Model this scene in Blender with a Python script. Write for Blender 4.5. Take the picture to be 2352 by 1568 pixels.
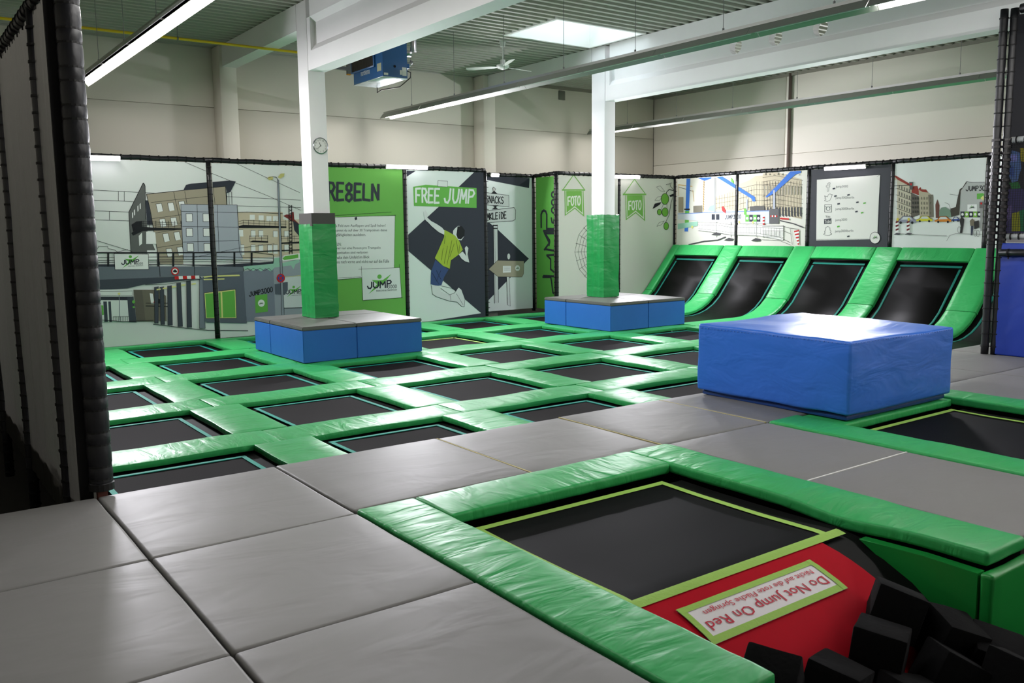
import bpy, bmesh, math, random
from mathutils import Vector, Matrix, noise, geometry
random.seed(7)
sc = bpy.context.scene
COL = sc.collection
for o in list(bpy.data.objects): bpy.data.objects.remove(o)

# ------------------------------------------------------------------ camera
IMW, IMH, FPX = 2352.0, 1568.0, 2006.85
YAW, PIT, ROL = 0.942519, 0.128094, 0.010492
CAM = Vector((0, 0, 2.0))
_f = Vector((math.cos(PIT)*math.cos(YAW), math.cos(PIT)*math.sin(YAW), -math.sin(PIT)))
_r0 = Vector((math.sin(YAW), -math.cos(YAW), 0)); _d0 = _f.cross(_r0)
_r = math.cos(ROL)*_r0 + math.sin(ROL)*_d0
_d = -math.sin(ROL)*_r0 + math.cos(ROL)*_d0
cd = bpy.data.cameras.new('camera'); cam = bpy.data.objects.new('camera', cd); COL.objects.link(cam)
cd.sensor_width = 36.0; cd.lens = 36.0*FPX/IMW; cd.clip_start = .05; cd.clip_end = 200
M = Matrix((( _r.x, -_d.x, -_f.x, CAM.x), (_r.y, -_d.y, -_f.y, CAM.y), (_r.z, -_d.z, -_f.z, CAM.z), (0, 0, 0, 1)))
cam.matrix_world = M
cd.dof.use_dof = True; cd.dof.focus_distance = 8.5; cd.dof.aperture_fstop = 6.3
sc.camera = cam

# ------------------------------------------------------------------ world, exposure
w = bpy.data.worlds.new('overcast_sky'); sc.world = w; w.use_nodes = True
w.node_tree.nodes['Background'].inputs[0].default_value = (.80, .93, 1, 1)
w.node_tree.nodes['Background'].inputs[1].default_value = 5.0
sc.view_settings.view_transform = 'Standard'
sc.view_settings.look = 'None'
sc.view_settings.gamma = 1.0
sc.view_settings.use_curve_mapping = False
sc.view_settings.exposure = 0.0
TUBE_W = 60.0      # watts of each lit tube
BATTEN_W = 275.0    # watts of each panel batten

# ------------------------------------------------------------------ pixel -> place
def ray(x, y):
    return _r*((x-IMW/2)/FPX) + _d*((y-IMH/2)/FPX) + _f
def at(px, py, **k):
    a = list(k)[0]; i = "xyz".index(a); r = ray(px, py)
    return CAM + r*((k[a]-CAM[i])/r[i])

# ------------------------------------------------------------------ materials
def lin(c):
    return tuple(((v/255/12.92) if v/255 <= .04045 else ((v/255+.055)/1.055)**2.4) for v in c)
MATS = {}
def mat(name, rgb, rough=.6, spec=.5, metal=0., bump=None, var=0., vscale=3., emit=0., coat=0.):
    """bump = (scale vec, distance, detail); var = colour variation"""
    if name in MATS: return MATS[name]
    m = bpy.data.materials.new(name); m.use_nodes = True; nt = m.node_tree; b = nt.nodes['Principled BSDF']
    c = lin(rgb)
    b.inputs['Base Color'].default_value = (*c, 1)
    b.inputs['Roughness'].default_value = rough
    b.inputs['Specular IOR Level'].default_value = spec
    b.inputs['Metallic'].default_value = metal
    b.inputs['Coat Weight'].default_value = coat
    if emit:
        b.inputs['Emission Color'].default_value = (*c, 1); b.inputs['Emission Strength'].default_value = emit
    if bump or var:
        tc = nt.nodes.new('ShaderNodeTexCoord'); oi = nt.nodes.new('ShaderNodeObjectInfo')
        ad = nt.nodes.new('ShaderNodeVectorMath'); ad.operation = 'ADD'
        mu = nt.nodes.new('ShaderNodeVectorMath'); mu.operation = 'SCALE'
        cb = nt.nodes.new('ShaderNodeCombineXYZ')
        for i in range(3): nt.links.new(oi.outputs['Random'], cb.inputs[i])
        nt.links.new(cb.outputs[0], mu.inputs[0]); mu.inputs['Scale'].default_value = 37.
        nt.links.new(tc.outputs['Object'], ad.inputs[0]); nt.links.new(mu.outputs[0], ad.inputs[1])
    if bump:
        sv, dist, det = bump
        mp = nt.nodes.new('ShaderNodeVectorMath'); mp.operation = 'MULTIPLY'; mp.inputs[1].default_value = sv
        nt.links.new(ad.outputs[0], mp.inputs[0])
        n = nt.nodes.new('ShaderNodeTexNoise'); n.inputs['Scale'].default_value = 1; n.inputs['Detail'].default_value = det
        n.inputs['Distortion'].default_value = .6
        nt.links.new(mp.outputs[0], n.inputs['Vector'])
        bp = nt.nodes.new('ShaderNodeBump'); bp.inputs['Strength'].default_value = 1; bp.inputs['Distance'].default_value = dist
        nt.links.new(n.outputs['Fac'], bp.inputs['Height']); nt.links.new(bp.outputs[0], b.inputs['Normal'])
    if var:
        n2 = nt.nodes.new('ShaderNodeTexNoise'); n2.inputs['Scale'].default_value = vscale; n2.inputs['Detail'].default_value = 5
        nt.links.new(ad.outputs[0], n2.inputs['Vector'])
        mx = nt.nodes.new('ShaderNodeMix'); mx.data_type = 'RGBA'
        mx.inputs[6].default_value = (*[v*(1-var) for v in c], 1); mx.inputs[7].default_value = (*[min(1, v*(1+var)) for v in c], 1)
        nt.links.new(n2.outputs['Fac'], mx.inputs[0]); nt.links.new(mx.outputs[2], b.inputs['Base Color'])
    MATS[name] = m; return m

GREEN = mat('green_vinyl', (52, 166, 90), .40, .24, bump=((2.2, 7, 4), .018, 3), var=.06)
GREENX = mat('green_vinyl_lengthwise', (52, 166, 90), .40, .24, bump=((7, 2.2, 4), .018, 3), var=.06)
GREENW = mat('green_vinyl_wrap', (22, 138, 66), .34, .5, bump=((3, 3, 6), .012, 2), var=.08)
GREY = mat('grey_vinyl', (124, 123, 122), .50, .2, bump=((1.6, 3.2, 3), .010, 3), var=.03)
GREYT = mat('grey_platform_vinyl', (100, 99, 96), .40, .28, bump=((2, 2, 2), .01, 2), var=.03)
BLUEV = mat('blue_vinyl', (52, 112, 214), .38, .4, bump=((1.6, 2.2, 4.5), .022, 3), var=.06)
BLUEP = mat('blue_foam_cover', (42, 104, 186), .5, .3, bump=((3, 3, 3), .006, 2), var=.04)
BED = mat('black_jump_mesh', (26, 24, 24), .8, .05, var=.15, vscale=2)
RBED = mat('black_ramp_mesh', (8, 8, 7), .45, .05, var=.1, vscale=2)
SKIRT = mat('black_spring_cover', (9, 9, 10), .7, .15)
TEAL = mat('teal_webbing', (22, 150, 134), .7, .3)
LIME = mat('lime_webbing', (158, 200, 92), .7, .3, bump=((40, 40, 40), .002, 1))
RTEAL = mat('dark_teal_webbing', (14, 110, 96), .7, .2)
RED = mat('red_mesh', (178, 10, 32), .75, .08, var=.08)
WALL = mat('cream_wall_paint', (228, 224, 212), .85, .2, var=.03, vscale=.6)
CONC = mat('white_painted_concrete', (238, 237, 238), .7, .3, bump=((9, 9, 9), .002, 4), var=.03)
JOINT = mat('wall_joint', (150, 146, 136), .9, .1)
SHEET = mat('galvanised_ceiling_sheet', (172, 172, 162), .5, .4, metal=.1, var=.05, vscale=.7)
SLAB = mat('dark_hall_slab', (52, 50, 48), .8, .2, var=.1)
DECK = mat('dark_timber_deck', (40, 38, 36), .8, .2)
TUBEP = mat('black_padded_tube', (18, 18, 23), .42, .45, bump=((12, 12, 5), .006, 2))
TUBEB = mat('black_pole_sleeve', (15, 16, 22), .42, .4, bump=((14, 14, 7), .006, 2))
ROPE = mat('black_lacing_cord', (14, 14, 15), .6, .3)
STEEL = mat('bare_steel', (170, 170, 172), .35, .5, metal=.9)
GALV = mat('galvanised_steel', (120, 120, 122), .45, .5, metal=.6)
SILVER = mat('silver_tube_wrap', (150, 152, 154), .45, .5, bump=((5, 60, 5), .004, 1))
RUST = mat('rusty_post_foot', (92, 52, 44), .7, .3)
FABD = mat('dark_fabric_back', (52, 51, 47), .8, .2, bump=((2, 5, 1.2), .03, 3), var=.12)
FABK = mat('black_screen_fabric', (34, 34, 38), .8, .2)
WHITE = mat('white_plastic', (232, 232, 228), .4, .5)
YELLOW = mat('yellow_gas_pipe', (232, 196, 12), .45, .5)
HBLUE = mat('blue_heater_enamel', (34, 92, 150), .35, .5)
HDARK = mat('heater_grille_brown', (58, 50, 42), .6, .4)
CHARC = mat('charcoal_foam', (20, 20, 22), .95, .1, bump=((30, 30, 30), .003, 2), var=.15)
COLLAR = mat('dark_grey_foam_collar', (78, 76, 75), .8, .2)
REFL = mat('aluminium_reflector', (176, 176, 172), .3, .5, metal=.75)
GAP = mat('dark_seam', (96, 92, 84), .8, .2)
TAN = mat('tan_velcro_seam', (176, 166, 120), .8, .2)
ACRY = bpy.data.materials.new('opal_acrylic'); ACRY.use_nodes = True
_n = ACRY.node_tree; _b = _n.nodes['Principled BSDF']
_t = _n.nodes.new('ShaderNodeBsdfTransparent'); _m = _n.nodes.new('ShaderNodeMixShader'); _m.inputs[0].default_value = .25
_b.inputs['Base Color'].default_value = (.9, .95, 1, 1)
_n.links.new(_t.outputs[0], _m.inputs[1]); _n.links.new(_b.outputs[0], _m.inputs[2])
_n.links.new(_m.outputs[0], _n.nodes['Material Output'].inputs[0])
_n = FABD.node_tree; _tr = _n.nodes.new('ShaderNodeBsdfTranslucent'); _tr.inputs[0].default_value = (.09, .085, .075, 1)
_m = _n.nodes.new('ShaderNodeMixShader'); _m.inputs[0].default_value = .38
_n.links.new(_n.nodes['Principled BSDF'].outputs[0], _m.inputs[1]); _n.links.new(_tr.outputs[0], _m.inputs[2]); _n.links.new(_m.outputs[0], _n.nodes['Material Output'].inputs[0])
TUBEON = mat('lit_fluorescent_tube', (255, 250, 246), .5, .3, emit=14.)
TUBEOFF = mat('tube_glass', (225, 228, 226), .3, .5)
LEDON = mat('lit_led_diffuser', (255, 244, 255), .5, .3, emit=16.)

# ------------------------------------------------------------------ mesh helpers
def tag(o, label=None, cat=None, group=None, kind=None):
    if label: o['label'] = label
    if cat: o['category'] = cat
    if group: o['group'] = group
    if kind: o['kind'] = kind
    return o
def link(name, me, parent=None, loc=None, rot=None):
    o = bpy.data.objects.new(name, me); COL.objects.link(o)
    if parent: o.parent = parent
    if loc is not None: o.location = loc
    if rot is not None: o.rotation_euler = rot
    return o
def empty(name, loc=(0, 0, 0), rz=0):
    o = bpy.data.objects.new(name, None); COL.objects.link(o); o.location = loc; o.rotation_euler = (0, 0, rz)
    o.empty_display_size = .1
    return o
class MB:
    """collects verts/faces of one mesh"""
    def __init__(s): s.v = []; s.f = []; s.m = []; s.mats = []
    def mi(s, m):
        if m not in s.mats: s.mats.append(m)
        return s.mats.index(m)
    def add(s, vs, fs, m):
        k = len(s.v); i = s.mi(m); s.v += [tuple(v) for v in vs]
        for f in fs: s.f.append(tuple(k+j for j in f)); s.m.append(i)
        return s
    def box(s, lo, hi, m):
        x0, y0, z0 = lo; x1, y1, z1 = hi
        return s.add([(x0,y0,z0),(x1,y0,z0),(x1,y1,z0),(x0,y1,z0),(x0,y0,z1),(x1,y0,z1),(x1,y1,z1),(x0,y1,z1)],
                     [(3,2,1,0),(4,5,6,7),(0,1,5,4),(1,2,6,5),(2,3,7,6),(3,0,4,7)], m)
    def tube(s, pts, r, m, n=10, cap=True):
        pts = [Vector(p) for p in pts]; rings = []
        rr = r if isinstance(r, (list, tuple)) else [r]*len(pts)
        vs = []
        up = None
        for i, p in enumerate(pts):
            t = (pts[min(i+1, len(pts)-1)]-pts[max(i-1, 0)]).normalized()
            if up is None or abs(up.dot(t)) > .95: up = Vector((0, 0, 1)) if abs(t.z) < .9 else Vector((1, 0, 0))
            a = t.cross(up).normalized(); b = t.cross(a)
            for k in range(n):
                q = 2*math.pi*k/n; vs.append(p+(a*math.cos(q)+b*math.sin(q))*rr[i])
        fs = []
        for i in range(len(pts)-1):
            for k in range(n): fs.append((i*n+k, i*n+(k+1) % n, (i+1)*n+(k+1) % n, (i+1)*n+k))
        if cap: fs.append(tuple(range(n-1, -1, -1))); fs.append(tuple((len(pts)-1)*n+k for k in range(n)))
        return s.add(vs, fs, m)
    def prism(s, poly, axis, a, b, m):
        """poly in the two other axes, extruded along axis from a to b"""
        def P(u, v, w_):
            return {'x': (w_, u, v), 'y': (u, w_, v), 'z': (u, v, w_)}[axis]
        n = len(poly); vs = [P(u, v, a) for u, v in poly]+[P(u, v, b) for u, v in poly]
        fs = [tuple(range(n-1, -1, -1)), tuple(range(n, 2*n))]+[(i, (i+1) % n, n+(i+1) % n, n+i) for i in range(n)]
        return s.add(vs, fs, m)
    def sweep(s, prof, axis_pts, m): pass
    def mesh(s, name, smooth=False, fix=True):
        me = bpy.data.meshes.new(name); me.from_pydata(s.v, [], s.f)
        for m in s.mats: me.materials.append(m)
        me.polygons.foreach_set('material_index', s.m)
        if fix:
            b = bmesh.new(); b.from_mesh(me); bmesh.ops.recalc_face_normals(b, faces=b.faces); b.to_mesh(me); b.free()
        if smooth: me.polygons.foreach_set('use_smooth', [True]*len(me.polygons))
        me.update(); return me
    def build(s, name, parent=None, smooth=False, loc=None, rot=None, fix=True):
        return link(name, s.mesh(name, smooth, fix), parent, loc, rot)
def sharp(me, ang=40):
    me.polygons.foreach_set('use_smooth', [True]*len(me.polygons))
    b = bmesh.new(); b.from_mesh(me)
    for e in b.edges:
        if len(e.link_faces) == 2: e.smooth = e.calc_face_angle(0) < math.radians(ang)
    b.to_mesh(me); b.free(); return me
def rbox(name, lo, hi, m, r=.02, seg=2, cut=0, amp=0., nscale=2., top=0., seed=0):
    """bevelled box mesh, optionally cut into a grid and softly creased"""
    b = bmesh.new(); bmesh.ops.create_cube(b, size=1)
    c = [(lo[i]+hi[i])/2 for i in range(3)]; d = [hi[i]-lo[i] for i in range(3)]
    for v in b.verts: v.co = Vector((c[i]+v.co[i]*d[i] for i in range(3)))
    bmesh.ops.bevel(b, geom=b.edges[:], offset=r, segments=seg, affect='EDGES', profile=.6)
    if cut:
        for ax in range(3):
            n = max(1, int(round(d[ax]/cut)))
            for k in range(1, n):
                p = [0, 0, 0]; p[ax] = lo[ax]+d[ax]*k/n; nn = [0, 0, 0]; nn[ax] = 1
                bmesh.ops.bisect_plane(b, geom=b.verts[:]+b.edges[:]+b.faces[:], plane_co=p, plane_no=nn)
        b.normal_update()
        for v in b.verts:
            q = Vector(v.co)*nscale+Vector((seed*7.3, seed*3.1, seed*1.7))
            k = noise.noise(q)+.5*noise.noise(q*2.3)
            u = 1.
            for ax in (0, 1):
                t = min(v.co[ax]-lo[ax], hi[ax]-v.co[ax])/(d[ax]/2); u *= min(1, max(0, t)*3)
            v.co += v.normal*amp*k
            if top and v.co.z > (lo[2]+hi[2])/2: v.co.z += top*u
    me = bpy.data.meshes.new(name); b.to_mesh(me); b.free(); me.materials.append(m)
    return sharp(me, 50)
def curve_slab(prof, w0, w1, th, m, name, axis='y', nw=4, crown=.0):
    """slab following a 2D profile (x,z), spanning axis y from w0 to w1, thickness th below the profile"""
    n = len(prof); nor = []
    for i in range(n):
        a = Vector(prof[max(i-1, 0)]); b = Vector(prof[min(i+1, n-1)]); t = (b-a).normalized(); nor.append(Vector((-t.y, t.x)))
    mb = MB(); vs = []; e = min(.02, th*.35)
    sect = [(0, -th), (0, -e), (e, 0)]+[((w1-w0)*k/nw, crown) for k in range(1, nw)]+[(w1-w0-e, 0), (w1-w0, -e), (w1-w0, -th)]
    k = len(sect)
    for i in range(n):
        for (u, h) in sect:
            q = Vector(prof[i])+nor[i]*h; vs.append((q.x, w0+u, q.y))
    fs = []
    for i in range(n-1):
        for j in range(k): fs.append((i*k+j, i*k+(j+1) % k, (i+1)*k+(j+1) % k, (i+1)*k+j))
    fs += [tuple(range(k)), tuple((n-1)*k+j for j in reversed(range(k)))]
    mb.add(vs, fs, m); me = mb.mesh(name); return sharp(me, 45)
def lathe(prof, m, n=24, name='lathe'):
    mb = MB(); vs = []
    for r, z in prof:
        for k in range(n): vs.append((r*math.cos(2*math.pi*k/n), r*math.sin(2*math.pi*k/n), z))
    fs = []
    for i in range(len(prof)-1):
        for k in range(n): fs.append((i*n+k, i*n+(k+1) % n, (i+1)*n+(k+1) % n, (i+1)*n+k))
    fs += [tuple(range(n-1, -1, -1)), tuple((len(prof)-1)*n+k for k in range(n))]
    mb.add(vs, fs, m); return sharp(mb.mesh(name), 40)

# ================================================================== THE HALL
CEIL, WY, WX = 5.65, 18.2, 18.29
X0, Y0, ZF = -5.0, -5.0, -.95
def structure(o): o['kind'] = 'structure'; return o
mb = MB(); mb.box((X0, Y0, ZF-.1), (WX, WY, ZF), SLAB); structure(mb.build('floor'))

# precast wall panels, joints recessed
def wall(name, boxes_backing, panels):
    mb = MB(); mb.box(*boxes_backing, JOINT); o = structure(mb.build(name))
    for lo, hi in panels: link('wall_panel', rbox('wall_panel', lo, hi, WALL, .006, 1), o)
    return o
px_ = [X0, -.1, 6.03, 12.41, WX]
wall('wall_left', ((X0, WY+.05, ZF), (WX+.1, WY+.15, 6.0)),
     [((px_[i]+.004, WY, a), (px_[i+1]-.004, WY+.06, b)) for i in range(4) for a, b in ((ZF, 2.492), (2.5, 4.492), (4.5, 6.0))])
py_ = [Y0, 1.0, 7.4, 13.72, WY]
wall('wall_right', ((WX+.05, Y0, ZF), (WX+.15, WY+.1, 6.0)),
     [((WX, py_[i]+.006, a), (WX+.06, py_[i+1]-.006, b)) for i in range(4) for a, b in ((ZF, 3.739), (3.747, 6.0))])
mb = MB(); mb.box((X0, Y0-.1, ZF), (WX, Y0, 6.0), WALL); structure(mb.build('wall_back'))
mb = MB(); mb.box((X0-.1, Y0, ZF), (X0, WY, 6.0), WALL); structure(mb.build('wall_near'))
for i, x in enumerate((6.0, 12.3)):
    structure(link('trim_%d' % (i+1), rbox('pilaster', (x-.17, 17.75, ZF), (x+.17, WY, CEIL), WALL, .012, 1)))
# dark angle where the roof sheets meet the walls
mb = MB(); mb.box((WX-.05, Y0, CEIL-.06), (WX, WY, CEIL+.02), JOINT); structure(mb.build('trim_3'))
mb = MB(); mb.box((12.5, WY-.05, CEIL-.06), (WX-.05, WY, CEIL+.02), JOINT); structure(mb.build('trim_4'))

# corrugated roof with a skylight opening
SKX0, SKX1, SKY0, SKY1 = 10.08, 12.14, 12.42, 13.86
PITCH = .214
def corrug(xa, xb, ya, yb):
    mb = MB(); n = int(math.ceil((yb-ya)/PITCH)); pts = []
    for k in range(n):
        y = ya+k*PITCH
        pts += [(y, CEIL), (y+.075, CEIL), (y+.105, CEIL+.10), (y+.184, CEIL+.10)]
    pts.append((ya+n*PITCH, CEIL))
    vs = [(xa, a, z) for a, z in pts]+[(xb, a, z) for a, z in pts]; m_ = len(pts)
    mb.add(vs, [(i, i+1, m_+i+1, m_+i) for i in range(m_-1)], SHEET); return mb
base = MB()
ns = round((SKY0-Y0)/PITCH); ya = SKY0-ns*PITCH
ceil = MB()
for a in ((X0, WX, ya, SKY0), (X0, SKX0, SKY0, SKY0+7*PITCH), (SKX1, WX, SKY0, SKY0+7*PITCH), (X0, WX, SKY0+7*PITCH, WY)):
    q = corrug(*a); ceil.add(q.v, q.f, SHEET)
ceil.box((X0, Y0, 5.80), (SKX0-.05, WY+.1, 5.85), SHEET); ceil.box((SKX1+.05, Y0, 5.80), (WX+.1, WY+.1, 5.85), SHEET)
ceil.box((SKX0-.05, Y0, 5.80), (SKX1+.05, SKY0-.05, 5.85), SHEET); ceil.box((SKX0-.05, SKY1+.12, 5.80), (SKX1+.05, WY+.1, 5.85), SHEET)
structure(ceil.build('ceiling', fix=False))
SKY1 = SKY0+7*PITCH
sk = MB()   # white upstand with a lip
for lo, hi in (((SKX0-.06, SKY0-.06, CEIL-.012), (SKX0, SKY1+.06, 6.35)), ((SKX1, SKY0-.06, CEIL-.012), (SKX1+.06, SKY1+.06, 6.35)),
               ((SKX0, SKY0-.06, CEIL-.012), (SKX1, SKY0, 6.35)), ((SKX0, SKY1, CEIL-.012), (SKX1, SKY1+.06, 6.35))): sk.box(lo, hi, WHITE)
win = structure(sk.build('window_1'))
mb = MB(); mb.box((SKX0-.06, SKY0-.06, 6.35), (SKX1+.06, SKY1+.06, 6.37), ACRY); mb.build('pane', win)

# columns
CX = (6.035, 12.415); CY0, CY1 = 13.60, 14.0
BEAMP = [(-.145, 4.55), (-.145, 4.84), (-.075, 4.94), (-.075, 5.27), (-.145, 5.36), (-.145, CEIL), (.145, CEIL), (.145, 5.36), (.075, 5.27), (.075, 4.94), (.145, 4.84), (.145, 4.55)]
for i, x in enumerate(CX):
    c = link('column', rbox('column', (x-.147, CY0, ZF), (x+.147, CY1, CEIL), CONC, .012, 2)); c['kind'] = 'structure'
    mb = MB(); mb.prism([(x+a, z) for a, z in BEAMP], 'y', Y0, CY0-.14, CONC)
    mb.prism([(x-.145, 4.55), (x-.145, 5.27+.09), (x+.145, 5.27+.09), (x+.145, 4.55)], 'y', CY0-.14, CY0-.02, CONC)
    me = mb.mesh('beam')
    b = link('beam', me); b['kind'] = 'structure'
    if i == 1:      # three round service openings through the web
        cutters = []
        for y in (10.33, 9.5, 8.65):
            k = MB(); k.tube([(x-.4, y, 5.09), (x+.4, y, 5.09)], .135, CONC, 32); cutters.append(k)
        k = MB()
        for q in cutters: k.add(q.v, q.f, CONC)
        co = k.build('beam_cutter')
        md = b.modifiers.new('holes', 'BOOLEAN'); md.object = co; md.operation = 'DIFFERENCE'; md.solver = 'EXACT'
        dg = bpy.context.evaluated_depsgraph_get(); dg.update()
        nm = bpy.data.meshes.new_from_object(b.evaluated_get(dg)); b.modifiers.clear(); b.data = nm
        bpy.data.objects.remove(co)
    mb = MB(); mb.box((x-.145, CY1+.01, 5.24), (x+.145, 17.76, CEIL), CONC); o = mb.build('beam'); o['kind'] = 'structure'

# timber deck that carries the raised grey mats (pit and pits left open)
G = .28
deck = MB()
for lo, hi in (((-4.8, -4.8), (2.27, 6.10)), ((2.27, 4.80), (13.6, 6.10)), ((5.02, 2.12), (6.26, 4.80)), ((8.94, -1.0), (11.95, 4.80)), ((6.9, -1.0), (8.94, 1.2))):
    deck.box((lo[0], lo[1], ZF), (hi[0], hi[1], G-.055), DECK)
structure(deck.build('deck'))

# ================================================================== GREY FLOOR MATS
ORD = ['first', 'second', 'third', 'fourth', 'fifth', 'sixth', 'seventh', 'eighth']
MATG = 'grey vinyl mats on the raised walkway'
def floor_mat(x0, x1, y0, y1, label, seed, dz=0):
    c = ((x0+x1)/2, (y0+y1)/2)
    me = rbox('floor_mat', (x0-c[0]+.004, y0-c[1]+.004, -.055), (x1-c[0]-.004, y1-c[1]-.004, 0), GREY, .02, 3, .16, .004, 1.6, .006, seed)
    return tag(link('floor_mat', me, None, (c[0], c[1], G+dz)), label, 'mat', MATG)
xs = [-2.84, -1.54, -.24, 1.06, 2.27]; ys = [6.13, 4.76, 3.44, 2.13, .82, -.5]
k = 0
for i in range(4):
    for j in range(5):
        k += 1
        lab = 'grey floor mat, %s row from the green court, %s column from the red-apron trampoline' % (ORD[j], ORD[3-i])
        floor_mat(xs[i], xs[i+1], ys[j+1], ys[j], lab, k, random.uniform(-.003, .003))
xr = [2.27, 3.66, 4.97, 6.27, 7.6, 8.94]
for i in range(5):
    k += 1
    floor_mat(xr[i], xr[i+1], 4.81, 6.13, 'grey floor mat along the green court, %s past the black pole column' % ORD[i], k, random.uniform(-.002, .002))
for a, b in ((3.50, 4.80), (2.12, 3.50)):
    k += 1; floor_mat(5.0, 6.27, a, b, 'grey floor mat on the lane between lime-lined trampolines, %s the foam pit' % ('away from' if a > 3 else 'next to'), k)
for a, b in ((8.94, 10.4), (10.4, 11.9)):
    for c, d in ((4.81, 6.13), (3.5, 4.81), (2.1, 3.5), (.8, 2.1)):
        k += 1; floor_mat(a, b, c, d, 'grey floor mat %s the deep blue wall pad, %s from the ramps' % ('touching' if a > 10 else 'one away from', ORD[int((6.2-d)/1.3)]), k)
k += 1; floor_mat(11.9, 13.55, 4.9, 6.13, 'shaded grey vinyl floor mat at the foot of the ramps', k)
# velcro seam strips showing between some mats
for i, (x, y0, y1) in enumerate(((3.66, 4.82, 6.12), (4.97, 4.82, 6.12), (6.27, 4.82, 6.12))):
    mb = MB(); mb.box((x-.008, y0, G-.010), (x+.008, y1, G+.0012), TAN)
    tag(mb.build('seam_strip'), 'thin tan strip between walkway mats, %s past the black pole' % ORD[i], 'strip', 'tan strips between mats')
mb = MB(); mb.box((5.02, 3.494, G-.010), (6.26, 3.506, G+.0012), WHITE)
tag(mb.build('seam_strip'), 'thin white strip across the grey lane between the lime-lined trampolines', 'strip')

# ================================================================== COURT TRAMPOLINES
PT, UX, UY, OP = 2.08654, 4.84, 7.972, 1.505          # pitch, first far corner, opening
ST = PT-OP
def ox(i): return UX+PT*i
def oy(j): return UY+PT*j
def bed_parts(root, w, inset, zb, stripe, sw=.045, bedm=None):
    """square bed centred on the root"""
    h = w/2
    mb = MB(); mb.box((-h-.12, -h-.12, zb-.03), (h+.12, h+.12, zb-.022), SKIRT); mb.build('spring_cover', root)
    b = h-inset
    n = 10; vs = []; fs = []
    for a in range(n+1):
        for c in range(n+1):
            u, v = -1+2*a/n, -1+2*c/n
            vs.append((u*b, v*b, zb-.018*(1-u*u)*(1-v*v)))
    for a in range(n):
        for c in range(n): fs.append((a*(n+1)+c, (a+1)*(n+1)+c, (a+1)*(n+1)+c+1, a*(n+1)+c+1))
    mb = MB(); mb.add(vs, fs, bedm or BED); me = mb.mesh('bed', True); link('bed', me, root)
    for k in range(4):
        mb = MB(); e = .001*(k % 2)
        if k < 2: y = (b-sw) if k else -b; mb.box((-b, y, zb+.001), (b, y+sw, zb+.006+e), stripe)
        else: x = (b-sw) if k == 3 else -b; mb.box((x, -b, zb+.001), (x+sw, b, zb+.006+e), stripe)
        mb.build('edge_stripe', root)
def copy_tree(o, loc, label=None):
    c = o.copy(); COL.objects.link(c); c.location = loc
    for ch in list(o.children):
        d = ch.copy(); COL.objects.link(d); d.parent = c
    if label: c['label'] = label
    return c
def court_label(i, j):
    return 'teal-lined black trampoline, %s row from the grey walkway, %s from the side screen' % (ORD[j], ORD[i+1])
proto = None
for j in range(0, 5):
    for i in range(-1, 5):
        if (i, j) in ((1, 3), (4, 3)): continue
        c = (ox(i)-OP/2, oy(j)-OP/2, 0)
        if (i, j) == (2, 3):
            r = empty('trampoline', c); bed_parts(r, OP, .125, -.06, LIME)
            tag(r, 'square black court trampoline with yellow-green edge lines behind the first blue platform', 'trampoline', 'court trampolines'); continue
        if proto is None:
            proto = empty('trampoline', c); bed_parts(proto, OP, .125, -.06, TEAL)
            tag(proto, court_label(i, j), 'trampoline', 'court trampolines')
        else: copy_tree(proto, c, court_label(i, j))
# green pads: long pads along x with a seam in the middle of each crossing, short ones between
PG = 'green pads of the trampoline court'
def pad_mesh(lx, ly, m, seed):
    me = rbox('frame_pad', (-lx/2+.003, -ly/2+.003, -.062), (lx/2-.003, ly/2-.003, 0), m, .016, 2, .17, .005, 3.0, .004, seed)
    for v in me.vertices:      # the long edges sag a little
        s = math.sin((v.co.x/lx if lx > ly else v.co.y/ly)*9+seed)*.004
        v.co.z += s
    return me
LONG = [pad_mesh(PT, ST, GREENX, s) for s in (1, 2, 3, 4)]
SHORT = [pad_mesh(ST, OP, GREEN, s) for s in (5, 6, 7, 8)]
LASTX = pad_mesh(PT, .275, GREENX, 9); EDGE = pad_mesh(3.047-1.185, ST, GREENX, 10); EDGEX = pad_mesh(3.047-1.185, .275, GREENX, 12)
def pad(me, x, y, lab, z=None):
    o = link('frame_pad', me, None, (x, y, random.uniform(-.004, .003) if z is None else z), (0, 0, random.choice((0, math.pi))+random.uniform(-.004, .004)))
    return tag(o, lab, 'pad', PG)
for j in range(-1, 4):
    for i in range(-1, 5):
        pad(random.choice(LONG) if i > -1 else EDGE, ox(i)-OP/2 if i > -1 else (1.185+3.047)/2, oy(j)+ST/2, 'long green pad, %s row from the grey walkway, %s from the side screen' % (ORD[j+1], ORD[i+1]))
for i in range(-1, 5): pad(LASTX if i > -1 else EDGEX, ox(i)-OP/2 if i > -1 else (1.185+3.047)/2, oy(4)+.14, 'narrow green pad at the foot of the banners, %s from the side screen' % ORD[i+1])
for j in range(0, 5):
    for i in range(-1, 4):
        pad(random.choice(SHORT), ox(i)+ST/2, oy(j)-OP/2, 'short green pad, %s trampoline row from the grey walkway, %s from the side screen' % (ORD[j], ORD[i+1]))
for j in range(0, 5):
    pad(SHORT[j % 4], ox(4)+ST/2, oy(j)-OP/2, 'short green pad where the ramps begin, %s row from the grey walkway' % ORD[j])

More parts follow.
